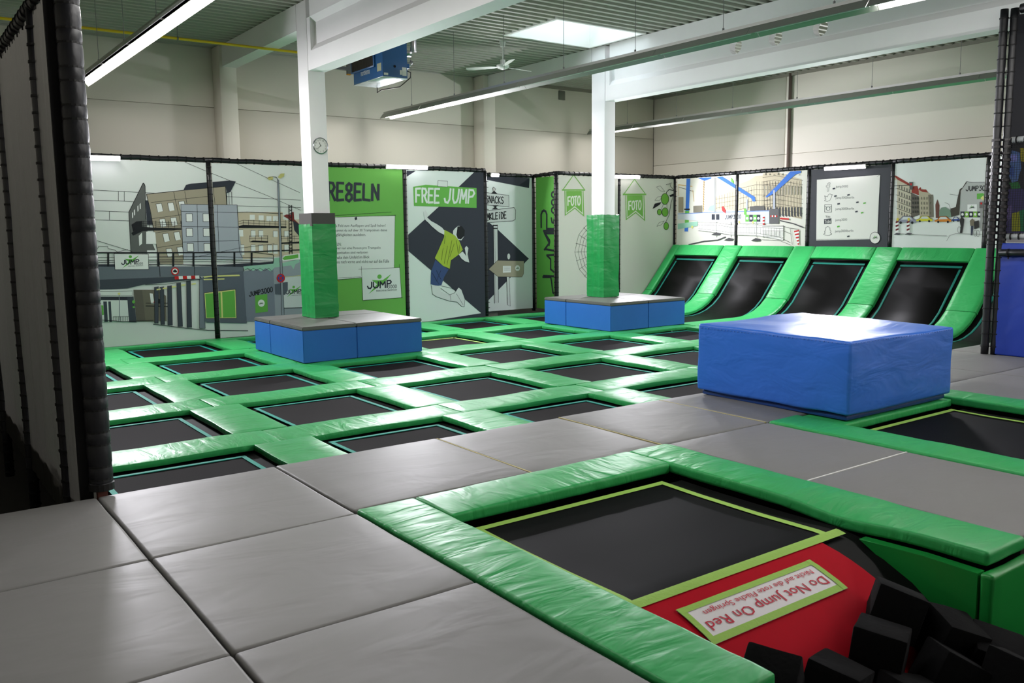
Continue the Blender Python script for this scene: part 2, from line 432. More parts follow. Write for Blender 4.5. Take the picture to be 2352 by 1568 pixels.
# ================================================================== RAMP TRAMPOLINES ON THE RIGHT
RP = [(15.30, .0), (15.54, .008), (15.75, .04), (15.98, .11), (16.2, .22), (16.40, .375), (16.60, .60), (16.81, .836), (17.1, 1.165), (17.42, 1.53)]
def offs(prof, d):
    out = []
    for i in range(len(prof)):
        a = Vector(prof[max(i-1, 0)]); b = Vector(prof[min(i+1, len(prof)-1)]); t = (b-a).normalized()
        out.append((prof[i][0]-t.y*d, prof[i][1]+t.x*d))
    return out
RB = [(13.80, 0), (14.5, 0), (15.1, 0)]+RP[:-1]+[(17.30, 1.393)]
ramp_names = ['under the leafy apple-branch banner', 'under the building-site mural', 'under the dark contact banner', 'under the street banner with cars', 'cut off by the black posts']
def strip_profile(prof, a, b, d, w0, w1, m, th=.006):
    return curve_slab(offs(prof, d), w0, w1, th, m, 'strip')
for n, j in enumerate((4, 3, 2, 1, 0)):
    y1 = oy(j); y0 = y1-OP
    r = empty('ramp_trampoline', (15.4, (y0+y1)/2, 0))
    inv = Matrix.Translation(-r.location)
    def addp(name, me):
        me.transform(inv); return link(name, me, r)
    addp('spring_cover', curve_slab(offs(RB, -.10), y0-.1, y1+.1, .01, SKIRT, 'spring_cover'))
    addp('bed', curve_slab(offs(RB, -.075), y0+.11, y1-.11, .01, RBED, 'bed', nw=2))
    for ya_ in (y0+.11, y1-.155): addp('edge_stripe', curve_slab(offs(RB[:-1], -.070), ya_, ya_+.045, .006, RTEAL, 'edge_stripe', nw=2))
    tp = offs([RB[-3], RB[-2], RB[-1]], -.066)
    a = Vector(tp[1]); b = Vector(tp[2]); t = (b-a).normalized()
    q0 = b-t*.27; q1 = b-t*.22
    addp('edge_stripe', curve_slab([tuple(q0), tuple(q1)], y0+.11, y1-.11, .006, RTEAL, 'edge_stripe', nw=2))
    mb = MB(); s_ = tuple(b-t*.14)
    mb.tube([(s_[0], y0+.02, s_[1]), (s_[0], (y0+y1)/2, s_[1]-.01), (s_[0], y1-.02, s_[1])], .03, SKIRT, 8)
    me = mb.mesh('frame_tube', True); addp('frame_tube', me)
    tag(r, 'curved black ramp trampoline with teal edge lines '+ramp_names[n], 'trampoline', 'ramp trampolines')
RG = 'green pads of the ramps'
for j in range(4, -2, -1):
    y0 = oy(j)+(.0); y1 = oy(j)+ST
    if j == 4: y1 = 16.585
    nm = 'between ramps, %s strip from the photo banner' % ORD[4-j] if j not in (4, -1) else ('beside the photo banner' if j == 4 else 'at the end of the ramps')
    for part, prof in (('flat', [(13.48, 0), (14.4, 0), (15.295, 0)]), ('curved lower', RP[:6]), ('sloping upper', [(16.405, .385)]+RP[6:])):
        me = curve_slab(prof, y0+.003, y1-.003, .07 if part != 'sloping upper' else .09, GREENX, 'ramp_pad', nw=6, crown=.006)
        c = Vector((sum(p[0] for p in prof)/len(prof), (y0+y1)/2, sum(p[1] for p in prof)/len(prof)))
        me.transform(Matrix.Translation(-c))
        tag(link('ramp_pad', me, None, c), '%s green vinyl pad %s' % (part, nm), 'pad', RG)
for n, j in enumerate((4, 3, 2, 1, 0)):
    a = Vector((17.42, 1.53)); t = (a-Vector((17.1, 1.165))).normalized()
    prof = [tuple(a-t*.33), tuple(a-t*.16), tuple(a)]
    me = curve_slab(prof, oy(j)-OP+.003, oy(j)-.003, .07, GREEN, 'ramp_pad', nw=6, crown=.005)
    c = Vector((17.3, oy(j)-OP/2, 1.4)); me.transform(Matrix.Translation(-c))
    tag(link('ramp_pad', me, None, c), 'green pad along the top of the ramp '+ramp_names[n], 'pad', RG)

# ================================================================== LIME-LINED TRAMPOLINES BY THE FOAM PIT
AP = [(4.36, .205), (3.9, .195), (3.4, .195), (2.92, .205), (2.73, .165), (2.60, .12), (2.48, .068), (2.36, -.005), (2.22, -.12), (2.08, -.27), (1.96, -.45), (1.88, -.7)]
def apz(y):
    for (a, za), (b, zb) in zip(AP, AP[1:]):
        if b <= y <= a: return za+(zb-za)*(y-a)/(b-a)
    return AP[-1][1]
def apron_strip(xa, xb, ya, yb, off, m, name, nx=1, th=.004):
    """strip lying on the bed/apron surface between two y"""
    n = 14 if abs(ya-yb) > .3 else 4
    vs = []; fs = []
    for i in range(n+1):
        y = ya+(yb-ya)*i/n; z = apz(y); s = (apz(y+.01)-apz(y-.01))/.02; nn = Vector((0, -s, 1)).normalized()
        for k in range(nx+1):
            x = xa+(xb-xa)*k/nx; vs.append((x, y+nn.y*off, z+nn.z*off))
    for i in range(n):
        for k in range(nx): q = i*(nx+1)+k; fs.append((q, q+1, q+nx+2, q+nx+1))
    mb = MB(); mb.add(vs, fs, m); return mb.mesh(name, True)
def pit_trampoline(dx, label, sign):
    r = empty('pit_trampoline', (3.6+dx, 3.6, .2)); inv = Matrix.Translation((-3.6, -3.6, -.2))
    def addp(nm, me):
        me.transform(inv); return link(nm, me, r)
    addp('spring_cover', apron_strip(2.56, 4.58, 4.42, 1.90, -.012, SKIRT, 'spring_cover'))
    addp('bed', apron_strip(2.78, 4.40, 4.25, 2.86, 0, mat('black_pit_mesh', (9, 9, 11), .6, .06, var=.1), 'bed'))
    addp('red_apron', apron_strip(2.74, 4.27, 2.90, 1.90, .001, RED, 'red_apron'))
    addp('edge_stripe', apron_strip(2.78, 4.41, 4.27, 4.215, .004, LIME, 'edge_stripe'))
    addp('edge_stripe', apron_strip(2.78, 2.838, 4.27, 2.89, .005, LIME, 'edge_stripe'))
    addp('edge_stripe', apron_strip(4.355, 4.41, 4.27, 2.89, .005, LIME, 'edge_stripe'))
    addp('edge_stripe', apron_strip(2.70, 4.50, 2.93, 2.865, .007, LIME, 'edge_stripe'))
    if sign:
        xa, xb, ya, yb, e = 2.965, 4.015, 2.772, 2.536, .038
        p = addp('warning_patch', apron_strip(xa, xb, ya, yb, .008, mat('white_patch', (236, 232, 236), .6, .3), 'warning_patch'))
        p['label'] = 'white warning patch with red lettering'
        for n_, a in enumerate(((xa, xb, ya, ya-e), (xa, xb, yb+e, yb), (xa, xa+e, ya, yb), (xb-e, xb, ya, yb))):
            addp('patch_border', apron_strip(*a, .010+.0006*n_, LIME, 'patch_border')).parent = p
        for body, u0, u1, v0, v1 in (('Do Not Jump On Red', .02, .98, .42, .92), ('Nicht auf die rote Fläche Springen', .04, .93, .08, .36)):
            vs, fs = text_mesh(body); ix0, ix1, iy0, iy1 = xa+e+.01, xb-e-.01, ya-e-.005, yb+e+.005
            out = []
            for u, v in vs:
                uu = u0+(u1-u0)*u; vv = v0+(v1-v0)*v
                x = ix1-(ix1-ix0)*uu; y = iy0+(iy1-iy0)*vv; out.append((x, y, apz(y)+.0125))
            mb = MB(); mb.add(out, fs, mat('red_print', (196, 36, 62), .6, .2)); lt_ = addp('lettering', mb.mesh('lettering')); lt_.parent = p; lt_['kind'] = 'stuff'
    return tag(r, label, 'trampoline')
def text_mesh(body):
    """built-in font as a 2D mesh scaled to the unit box"""
    cu = bpy.data.curves.new('txt', 'FONT'); cu.body = body; cu.resolution_u = 2
    o = bpy.data.objects.new('txt', cu); COL.objects.link(o)
    dg = bpy.context.evaluated_depsgraph_get(); me = bpy.data.meshes.new_from_object(o.evaluated_get(dg))
    vs = [(v.co.x, v.co.y) for v in me.vertices]; fs = [tuple(p.vertices) for p in me.polygons]
    bpy.data.objects.remove(o); bpy.data.curves.remove(cu); bpy.data.meshes.remove(me)
    x0 = min(v[0] for v in vs); x1 = max(v[0] for v in vs); y0 = min(v[1] for v in vs); y1 = max(v[1] for v in vs)
    return [((a-x0)/(x1-x0), (b-y0)/(y1-y0)) for a, b in vs], fs
pit_trampoline(0, 'black trampoline with lime lines and a red warning apron by the foam pit', True)
pit_trampoline(4.0, 'black lime-lined trampoline behind the grey lane, next to the blue block', False)
FG = 'green pads around the lime-lined trampolines'
for dx, which in ((0, 'warning trampoline with the red apron'), (4.0, 'lime-lined trampoline beside the blue block')):
    for nm, lo, hi, m in (('outer side', (2.285, 1.98), (2.69, 4.80), GREEN), ('far end', (2.695, 4.35), (4.575, 4.80), GREENX), ('lane side', (4.58, 2.09), (4.995, 4.80), GREEN)):
        if dx and nm == 'far end': lab = 'green vinyl pad under the front edge of the blue block'
        else: lab = 'green vinyl pad on the %s of the %s' % (nm, which)
        c = ((lo[0]+hi[0])/2, (lo[1]+hi[1])/2)
        me = rbox('frame_pad', (lo[0]-c[0], lo[1]-c[1], -.075), (hi[0]-c[0], hi[1]-c[1], 0), m, .022, 3, .12, .006, 3.4, .004, 11+int(dx)+len(nm))
        if nm == 'lane side':
            for v in me.vertices:
                if v.co.x < -.05: v.co.z -= .035*math.exp(-((v.co.y+c[1]-2.95)/.28)**2)*min(1, (-.05-v.co.x)/.1)
        z = G+.012 if not (dx and nm == 'far end') else G-.006
        tag(link('frame_pad', me, None, (c[0]+dx, c[1], z)), lab, 'pad', FG)
    # upholstered cheek and end of the lane beside the pit
    mb = MB(); mb.prism([(2.10, .20), (2.40, .205), (2.78, .19), (2.60, .09), (2.47, .0), (2.34, -.12), (2.2, -.30), (2.10, -.50)], 'x', 4.50, 4.57, mat('green_cheek_vinyl', (24, 140, 58), .4, .4))
    if not dx:
        tag(mb.build('pit_cheek_pad'), 'green wedge-shaped pad under the lane pad beside the red apron', 'pad')
        tag(link('pit_end_pad', rbox('pit_end_pad', (4.50, 2.02, -.9), (4.97, 2.09, .205), mat('green_cheek_vinyl', (24, 140, 58)), .02, 3, .12, .006, 4, 0, 3)), 'upright green pad closing the end of the grey lane above the foam cubes', 'pad')

# ================================================================== FOAM CUBES
CUBE = []
for s in range(4):
    me = rbox('foam_cube', (-.1, -.1, -.1), (.1, .1, .1), CHARC, .012, 2, .1, .006, 6, 0, s); CUBE.append(me)
def cube(x, y, z, rx, ry, rz, s=1.0):
    o = link('foam_cube', random.choice(CUBE), None, (x, y, z), (rx, ry, rz)); o.scale = (s, s, s)
    return tag(o, 'charcoal foam cube in the pit', 'foam cube', 'loose foam cubes in the pit')
for a in ((4.04, 2.28, .06, .30, .22, .62), (3.74, 2.18, -.02, .12, .10, .42), (4.20, 2.08, -.06, .35, -.15, 1.0), (3.03, 2.26, .0, .08, .95, .5), (3.36, 2.16, -.08, .15, .2, .25),
          (4.32, 1.92, -.14, .25, -.25, .55), (3.98, 1.96, -.14, .5, .15, .9), (4.14, 1.74, -.12, .15, .4, .15), (3.66, 1.96, -.18, .25, .1, 1.2), (4.52, 1.72, -.16, .3, .1, .8)): cube(*a, 1.2)
random.seed(21)
for a in range(12):
    for c in range(4):
        x = 2.50+a*.285+random.uniform(-.02, .02); y = 1.72-c*.285+random.uniform(-.02, .02)
        if x < 4.4 and c == 0 and x > 3.5: continue
        cube(x, y, -.30+random.uniform(-.05, .06), random.uniform(-.22, .22), random.uniform(-.22, .22), random.uniform(-.3, .3), 1.2)
mb = MB(); mb.box((2.3, -1.0, ZF+.01), (6.85, 1.86, -.50), CHARC); b_ = tag(mb.build('foam_bed'), 'deep layer of charcoal foam filling the pit', 'foam', None, 'stuff')

# ================================================================== BLUE BLOCK AND PLATFORMS
r = empty('soft_block', (7.66, 5.22, G))
inv = Matrix.Translation(-r.location)
me = rbox('cover', (6.79, 4.345, G+.055), (8.53, 6.095, G+.72), BLUEV, .03, 3, .11, .016, 1.9, .0, 5)
for v in me.vertices:
    if v.co.z > .9:      # sunken, creased lid
        u = (v.co.x-6.79)/1.74; q = (v.co.y-4.345)/1.75
        v.co.z += -.012*math.sin(u*math.pi)*math.sin(q*math.pi)+.012*math.sin((u*.7+q)*9)*math.sin(u*math.pi)+(.02*q)
me.transform(inv); link('cover', me, r)
me = rbox('base_layer', (6.83, 4.385, G+.004), (8.50, 6.06, G+.052), mat('blue_base_vinyl', (26, 62, 128), .4, .4), .02, 2); me.transform(inv); link('base_layer', me, r)
mb = MB()
STC = mat('pale_blue_thread', (96, 132, 206), .6, .3)
for k in range(40):
    mb.box((6.83+k*.042, 4.340, G+.694), (6.842+k*.042, 4.346, G+.699), STC); mb.box((6.785, 4.4+k*.042, G+.694), (6.791, 4.412+k*.042, G+.699), STC)
st_ = mb.build('stitching', r); st_.data.transform(inv); st_['kind'] = 'stuff'
tag(r, 'large glossy blue vinyl soft block standing on the grey mats', 'soft block')
def platform(ci, cj, label):
    x1 = ox(ci)+.28; x0 = x1-OP-.56; y1 = oy(cj)+.28; y0 = y1-OP-.56
    r = empty('foam_platform', ((x0+x1)/2, (y0+y1)/2, .012)); inv = Matrix.Translation(-r.location)
    cx = CX[0] if ci == 1 else CX[1]
    xm, ym = (cx, 13.8)
    def quad(nm, z0, z1, m, rr, o=0.):
        # four L-shaped quarters leave a hole for the column
        hx, hy = .18, .24
        for (a, b, c, d) in ((x0-o, xm, y0-o, ym), (xm, x1+o, y0-o, ym), (x0-o, xm, ym, y1+o), (xm, x1+o, ym, y1+o)):
            mb = MB()
            ax = a if a != xm else b; ay = c if c != ym else d; sx = 1 if ax > xm else -1; sy = 1 if ay > ym else -1
            e = .003
            poly = [(ax, ay), (xm+sx*e, ay), (xm+sx*e, ym+sy*hy), (xm+sx*hx, ym+sy*hy), (xm+sx*hx, ym+sy*e), (ax, ym+sy*e)]
            mb.prism(poly, 'z', z0, z1, m); me = mb.mesh(nm)
            bm_ = bmesh.new(); bm_.from_mesh(me); bmesh.ops.bevel(bm_, geom=bm_.edges[:], offset=rr, segments=2, affect='EDGES'); bm_.to_mesh(me); bm_.free(); sharp(me, 50)
            me.transform(inv); link(nm, me, r)
    quad('foam_block', .012, .50, BLUEP, .008)
    quad('top_mat', .502, .562, GREYT, .012, .004)
    return tag(r, label, 'platform')
platform(1, 3, 'blue foam platform with grey top around the column that carries the clock')
platform(4, 3, 'blue foam platform with grey top around the column next to the ramps')

# ------------------------------------------------------------------ column wraps
def wrap(cx, top, label, collar):
    r = empty('column_padding', (cx, 13.8, .565)); inv = Matrix.Translation(-r.location)
    hx, hy = .147+.065, .2+.06
    def shell(nm, z0, z1, gx, m, amp, seed, nz):
        mb = MB(); vs = []; per = []
        nx, ny = 8, 10
        for k in range(nx): per.append((-gx[0]+2*gx[0]*k/nx, -gx[1]))
        for k in range(ny): per.append((gx[0], -gx[1]+2*gx[1]*k/ny))
        for k in range(nx): per.append((gx[0]-2*gx[0]*k/nx, gx[1]))
        for k in range(ny): per.append((-gx[0], gx[1]-2*gx[1]*k/ny))
        n = len(per)
        for i in range(nz+1):
            z = z0+(z1-z0)*i/nz
            for (x, y) in per:
                q = Vector((x*5, y*5, z*3.2+seed)); d = amp*noise.noise(q)
                if amp:
                    if z < z0+.22: d += amp*1.1*noise.noise(Vector((x*2, y*2, z*26+seed)))
                    if abs(x+gx[0]) < .01: d += amp*.9*math.cos((y-.05)*34)      # the lapped seam on the side
                L = math.hypot(x, y); zz = z
                if amp and i == nz: zz += .012*noise.noise(Vector((x*20, y*20, seed)))
                vs.append((cx+x*(1+d/L), 13.8+y*(1+d/L), zz))
        fs = [(i*n+k, i*n+(k+1) % n, (i+1)*n+(k+1) % n, (i+1)*n+k) for i in range(nz) for k in range(n)]
        top_in = len(vs)
        for (x, y) in per: vs.append((cx+x*.72, 13.8+y*.78, z1-.004))
        fs += [(nz*n+k, nz*n+(k+1) % n, top_in+(k+1) % n, top_in+k) for k in range(n)]
        mb.add(vs, fs, m); me = sharp(mb.mesh(nm), 40); me.transform(inv); return link(nm, me, r)
    shell('vinyl_wrap', .568, top, (hx, hy), GREENW, .011, cx, 46)
    if collar: shell('foam_collar', top-.03, top+.18, (hx-.004, hy-.006), COLLAR, 0, 0, 2)
    return tag(r, label, 'column padding')
wrap(CX[0], 2.11, 'green vinyl wrap with dark foam collar on the column below the clock', True)
wrap(CX[1], 2.27, 'green vinyl wrap on the column beside the ramps, without a collar', False)

# ------------------------------------------------------------------ clock
cp = (6.035+.01, 13.598, 3.375)
r = empty('wall_clock', cp); 
ry = (math.pi/2, 0, 0)
link('case', lathe([(.125, 0), (.132, .012), (.132, .03), (.118, .036), (.116, .026)], mat('chrome_rim', (170, 174, 178), .2, .5, metal=.9), 32, 'case'), r, (0, 0, 0), ry)
link('dial', lathe([(.117, .020), (.117, .027), (.002, .027)], mat('clock_dial', (226, 226, 222), .5, .3), 32, 'dial'), r, (0, 0, 0), ry)
INK = mat('black_ink', (22, 23, 26), .6, .2)
for k in range(12):
    a = math.radians(90-30*(k+1)); vs, fs = text_mesh(str(k+1)); hh = .026; ww = .012 if k < 9 else .024
    mb = MB(); mb.add([(math.cos(a)*.092+(u-.5)*ww, -.0275, math.sin(a)*.092+(v-.5)*hh) for u, v in vs], fs, INK); mb.build('numeral', r)
for nm, ang, L, w_ in (('hour_hand', math.radians(90-337), .058, .008), ('minute_hand', math.radians(90-228), .086, .006)):
    c, s = math.cos(ang), math.sin(ang); mb = MB()
    mb.add([(-c*.015-s*w_/2, -.030, -s*.015+c*w_/2), (-c*.015+s*w_/2, -.030, -s*.015-c*w_/2), (c*L+s*w_/2, -.030, s*L-c*w_/2), (c*L-s*w_/2, -.030, s*L+c*w_/2)], [(0, 1, 2, 3)], INK); mb.build(nm, r)
tag(r, 'round chrome-rimmed wall clock on the white column', 'clock')

# ================================================================== LIGHTING
def lamp(parent, loc, rot, sx, sy, watt, col, spread=180):
    l = bpy.data.lights.new('lamp_light', 'AREA'); l.shape = 'RECTANGLE'; l.size = sx; l.size_y = sy; l.energy = watt; l.color = col
    l.spread = math.radians(spread)
    o = bpy.data.objects.new('lamp_light', l); COL.objects.link(o); o.parent = parent; o.location = loc; o.rotation_euler = rot
    return o
ST_Z = 4.40
def strip_light(x, y0, y1, label, lit):
    r = empty('strip_light', (x, (y0+y1)/2, ST_Z)); cy = (y0+y1)/2
    mb = MB(); mb.box((-.035, y0-cy, .055), (.035, y1-cy, .105), REFL); mb.build('housing', r)
    n = int((y1-y0)/1.55); L = (y1-y0)/n
    for i in range(n):
        a = y0-cy+i*L+.004; b = a+L-.008
        prof = [(-.13, -.035), (-.125, -.040), (-.05, .055), (.05, .055), (.125, -.040), (.13, -.035), (.055, .062), (-.055, .062)]
        mb = MB(); mb.prism(prof, 'y', a, b, REFL); rf_ = mb.build('reflector', r)
        on = lit(i, cy+(a+b)/2)
        mb = MB(); mb.tube([(0, a+.03, .0), (0, b-.03, .0)], .014, TUBEON if on else TUBEOFF, 10); mb.build('tube', rf_)
        if on:
            lamp(r, (0, (a+b)/2, -.045), (0, 0, 0), .05, L-.1, on*TUBE_W*.12, (1, .975, .95))
            for s in (-1, 1): lamp(r, (s*.02, (a+b)/2, -.045), (0, s*math.radians(-86), 0), .05, L-.1, on*TUBE_W*.52, (1, .975, .95))
    k = 0
    for y in [y0+.5+1.62*i for i in range(int((y1-y0)/1.62)+1)]:
        if y > y1-.1: break
        mb = MB(); mb.tube([(0, y-cy, .105), (0, y-cy, CEIL-ST_Z+.02)], .004, GALV, 6); mb.tube([(0, y-cy, .10), (0, y-cy, .14)], .014, GALV, 8)
        mb.build('hanger', r)
    return tag(r, label, 'strip light', 'hanging strip lights')
strip_light(2.93, -4.0, 15.85, 'lit reflector strip light hanging above the court near the black pole', lambda i, y: 1.0 if y > 3.4 else 0)
strip_light(9.12, -4.0, 17.1, 'long reflector strip light hanging between the two concrete beams', lambda i, y: 1.0 if y < 5 or y > 15.6 else 0)
strip_light(15.12, -4.0, 17.3, 'long reflector strip light hanging in front of the ramps wall', lambda i, y: 1.0 if y < 6 or y > 15.6 else 0)
def batten(p0, p1, nrm, label):
    p0 = Vector(p0); p1 = Vector(p1); c = (p0+p1)/2; ax = (p1-p0); L = ax.length; ax.normalize(); nrm = Vector(nrm).normalized()
    r = empty('led_batten', c)
    dwn = (nrm*math.cos(math.radians(20))+Vector((0, 0, -1))*math.sin(math.radians(20))).normalized()
    up = ax.cross(dwn).normalized()
    def bx(nm, a, b, h, t0, t1, m):
        mb = MB(); vs = []
        for t in (t0, t1):
            for (u, v) in ((-1, -1), (1, -1), (1, 1), (-1, 1)): vs.append(ax*(u*L/2)+up*(v*h)+dwn*t)
        mb.add(vs, [(0, 1, 2, 3), (7, 6, 5, 4), (0, 1, 5, 4), (1, 2, 6, 5), (2, 3, 7, 6), (3, 0, 4, 7)], m); return mb.build(nm, r)
    bx('housing', 0, 0, .040, -.035, .0, WHITE); bx('diffuser', 0, 0, .036, .001, .022, LEDON)
    for s in (-1, 1):
        mb = MB(); mb.tube([ax*s*L*.35-dwn*.03, ax*s*L*.35-dwn*.03-nrm*.06], .012, GALV, 6); mb.build('bracket', r)
    R_ = Matrix((ax, -dwn.cross(ax)*-1, -dwn)).transposed()
    z = -dwn; xx = ax; yy = z.cross(xx)
    R_ = Matrix((xx, yy, z)).transposed().to_euler()
    lamp(r, dwn*.03, R_, L*.96, .06, BATTEN_W*min(1, L), (.95, .93, 1.0), 150)
    return tag(r, label, 'led light', 'led battens on the banner frame')
batten((2.72, 16.46, 3.27), (3.60, 16.46, 3.28), (0, -1, 0), 'lit led batten on the frame above the grey street mural')
batten((8.78, 16.46, 3.31), (9.76, 16.46, 3.32), (0, -1, 0), 'lit led batten above the post between the rules and jumper banners')
batten((12.0, 17.27, 3.27), (12.2, 17.27, 3.27), (.3, -1, 0), 'short lit led batten above the snacks signpost banner')
batten((15.2, 16.46, 3.27), (16.05, 16.46, 3.28), (0, -1, 0), 'lit led batten above the photo banners')
batten((17.36, 11.93, 3.26), (17.36, 10.94, 3.25), (-1, 0, 0), 'lit led batten above the dark contact banner')

# ================================================================== OVERHEAD THINGS
# gas pipe with hooks
r = empty('gas_pipe', (3, 15.44, 5.2))
mb = MB(); mb.tube([(-5+x*2.0, 0, 0) for x in range(0, 5)]+[(4.45, 0, 0), (4.5, -.05, 0), (4.5, -.58, 0)], .022, YELLOW, 10); mb.build('pipe', r, True)
for x in (-1.2, 1.4, 3.6):
    mb = MB(); mb.tube([(x, 0, .02), (x, 0, .445)], .006, GALV, 6); mb.tube([(x-.012, 0, 0), (x+.012, 0, 0)], .03, GALV, 10); mb.build('pipe_hook', r)
tag(r, 'thin yellow gas pipe under the roof along the left wall', 'pipe')
# unit heater
hx0, hx1, hy0, hy1, hz0, hz1 = 7.29, 7.77, 13.70, 14.82, 4.60, 5.27
r = empty('unit_heater', ((hx0+hx1)/2, (hy0+hy1)/2, hz0)); inv = Matrix.Translation(-r.location)
def addh(nm, me):
    me.transform(inv); return link(nm, me, r)
addh('casing', rbox('casing', (hx0, hy0, hz0+.012), (hx1, hy1, hz1), HBLUE, .008, 2))
addh('bottom_plate', rbox('bottom_plate', (hx0-.005, hy0-.005, hz0), (hx1+.005, hy1+.005, hz0+.012), mat('bright_bottom_plate', (200, 210, 216), .25, .5, metal=.5), .003, 1))
gf_ = addh('grille_frame', rbox('grille_frame', (hx0-.03, hy0+.27, hz0+.2), (hx0, hy1+.04, hz1-.05), HBLUE, .004, 1))
for k in range(26):
    y = hy0+.30+k*.032; mb = MB(); mb.box((hx0-.036, y, hz0+.225), (hx0-.029, y+.02, hz1-.07), HDARK); addh('grille_slat', mb.mesh('grille_slat')).parent = gf_
mb = MB(); mb.tube([(hx1-.02, hy0+.1, hz0+.45), (hx1+.12, hy0+.1, hz0+.45), (hx1+.19, hy0+.1, hz0+.50), (hx1+.2, hy0+.1, hz1+.38)], .055, STEEL, 14); me = mb.mesh('flue', True); addh('flue', me)
mb = MB(); mb.tube([(hx1-.02, hy0+.12, hz0+.28), (hx1+.13, hy0+.12, hz0+.28), (hx1+.16, hy0+.12, hz0+.33)], .035, STEEL, 12); addh('flue', mb.mesh('flue', True))
mb = MB(); mb.box((hx1, hy0+.05, hz0+.19), (hx1+.07, hy0+.2, hz0+.27), HBLUE); addh('gas_valve', mb.mesh('gas_valve'))
cord = [(hx1+.02, hy0+.1, hz0+.16), (hx1+.12, hy0+.1, hz0+.14), (hx1+.12, hy0+.12, hz0+.05), (hx1-.02, hy0+.25, hz0-.10), (hx1-.14, hy0+.7, hz0-.10), (hx1-.02, hy1-.02, hz0-.09), (hx1-.02, hy1-.02, hz0)]
mb = MB(); mb.tube(cord, .010, mat('dark_gas_hose', (60, 52, 46), .5, .4), 8); addh('hose', mb.mesh('hose', True))
mb = MB(); mb.tube([(hx0+.23, hy0-.004, hz0+.19), (hx0+.23, hy0-.008, hz0+.19)], .022, INK, 14); addh('port', mb.mesh('port'))
for (a, b, c, d) in ((.02, .10, .03, .07), (.33, .37, .06, .14), (.375, .46, .05, .19)):
    mb = MB(); mb.box((hx0+a, hy0-.003, hz0+c), (hx0+b, hy0-.001, hz0+d), WHITE); addh('data_sticker', mb.mesh('data_sticker'))
mb = MB(); mb.box((hx0-.003, hy0+.05, hz0+.11), (hx0-.001, hy0+.20, hz0+.24), mat('sticker_cream', (190, 190, 160), .6, .2)); addh('data_sticker', mb.mesh('data_sticker'))
vs, fs = text_mesh('nordklima'); mb = MB(); mb.add([(hx0-.003, hy1-.30-u*.34, hz0+.12+v*.10) for u, v in vs], fs, WHITE); lt_ = addh('lettering', mb.mesh('lettering')); lt_['kind'] = 'stuff'
for (x, y) in ((hx0+.08, hy0+.1), (hx1-.08, hy0+.1), (hx0+.08, hy1-.1), (hx1-.08, hy1-.1)):
    mb = MB(); mb.tube([(x, y, hz1-.01), (x, y, CEIL+.03)], .008, GALV, 6); addh('hanger_rod', mb.mesh('hanger_rod'))
tag(r, 'blue unit heater with brown grille hanging under the roof', 'heater')
# ceiling fan
r = empty('ceiling_fan', (10.38, 14.5, 5.2))
link('canopy', lathe([(.05, .36), (.06, .44), (.07, .46)], WHITE, 20, 'canopy'), r)
mb = MB(); mb.tube([(0, 0, .06), (0, 0, .38)], .013, WHITE, 10); mb.build('down_rod', r)
link('motor', lathe([(.03, -.075), (.10, -.05), (.125, -.02), (.125, .01), (.055, .03), (.05, .11), (.03, .12)], WHITE, 24, 'motor'), r)
for a in (8, 128, 248):
    mb = MB(); c, s = math.cos(math.radians(a)), math.sin(math.radians(a)); vs = []
    for (u, wd) in ((.10, .02), (.17, .035), (.25, .055), (.55, .065), (.74, .06), (.76, .03)):
        for (sd, t) in ((-1, 0), (1, 0), (1, .008), (-1, .008)): vs.append((c*u-s*sd*wd, s*u+c*sd*wd, -.025+sd*wd*.22+t))
    fs = [(i*4+k, i*4+(k+1) % 4, i*4+4+(k+1) % 4, i*4+4+k) for i in range(5) for k in range(4)]+[(0, 1, 2, 3), (23, 22, 21, 20)]
    mb.add(vs, fs, WHITE); mb.build('blade', r)
tag(r, 'white three-blade ceiling fan below the skylight', 'fan')
# hanging steel rails behind the first column
r = empty('hanging_rail_frame', (7.0, 15.6, 4.95))
for x, y in ((-.16, 0), (.02, 0), (.60, .05)):
    mb = MB(); mb.box((x-.035, y-.03, -.0), (x+.035, y+.03, CEIL-4.95+.02), GALV); rr = mb.build('rail', r)
    mb = MB(); mb.box((x-.036, y-.031, -.018), (x+.036, y+.031, 0), mat('orange_cap', (230, 150, 30), .5, .4)); mb.build('end_cap', rr)
mb = MB(); mb.box((.055, -.02, .06), (.565, .07, .12), GALV); mb.build('cross_rail', r)
tag(r, 'grey steel hanging rails with orange caps behind the first column', 'rail frame')
# pipes and boxes on the hall walls
mb = MB(); mb.tube([(12.62, 18.12, ZF), (12.62, 18.12, 5.0)], .03, mat('grey_downpipe', (110, 108, 104), .5, .4), 12); tag(mb.build('downpipe', None, True), 'grey vertical pipe on the wall above the signpost banner', 'pipe')
mb = MB(); mb.tube([(18.25, 13.58, ZF), (18.25, 13.58, CEIL)], .035, mat('mauve_downpipe', (128, 112, 106), .5, .4), 12); tag(mb.build('downpipe', None, True), 'slim brownish vertical pipe on the wall above the ramps', 'pipe')
tag(link('wall_vent', rbox('wall_vent', (14.8, 18.16, 5.33), (15.0, 18.2, 5.56), mat('grey_vent', (120, 120, 112), .6, .3), .006, 1)), 'small grey box high on the wall above the photo banner', 'vent')

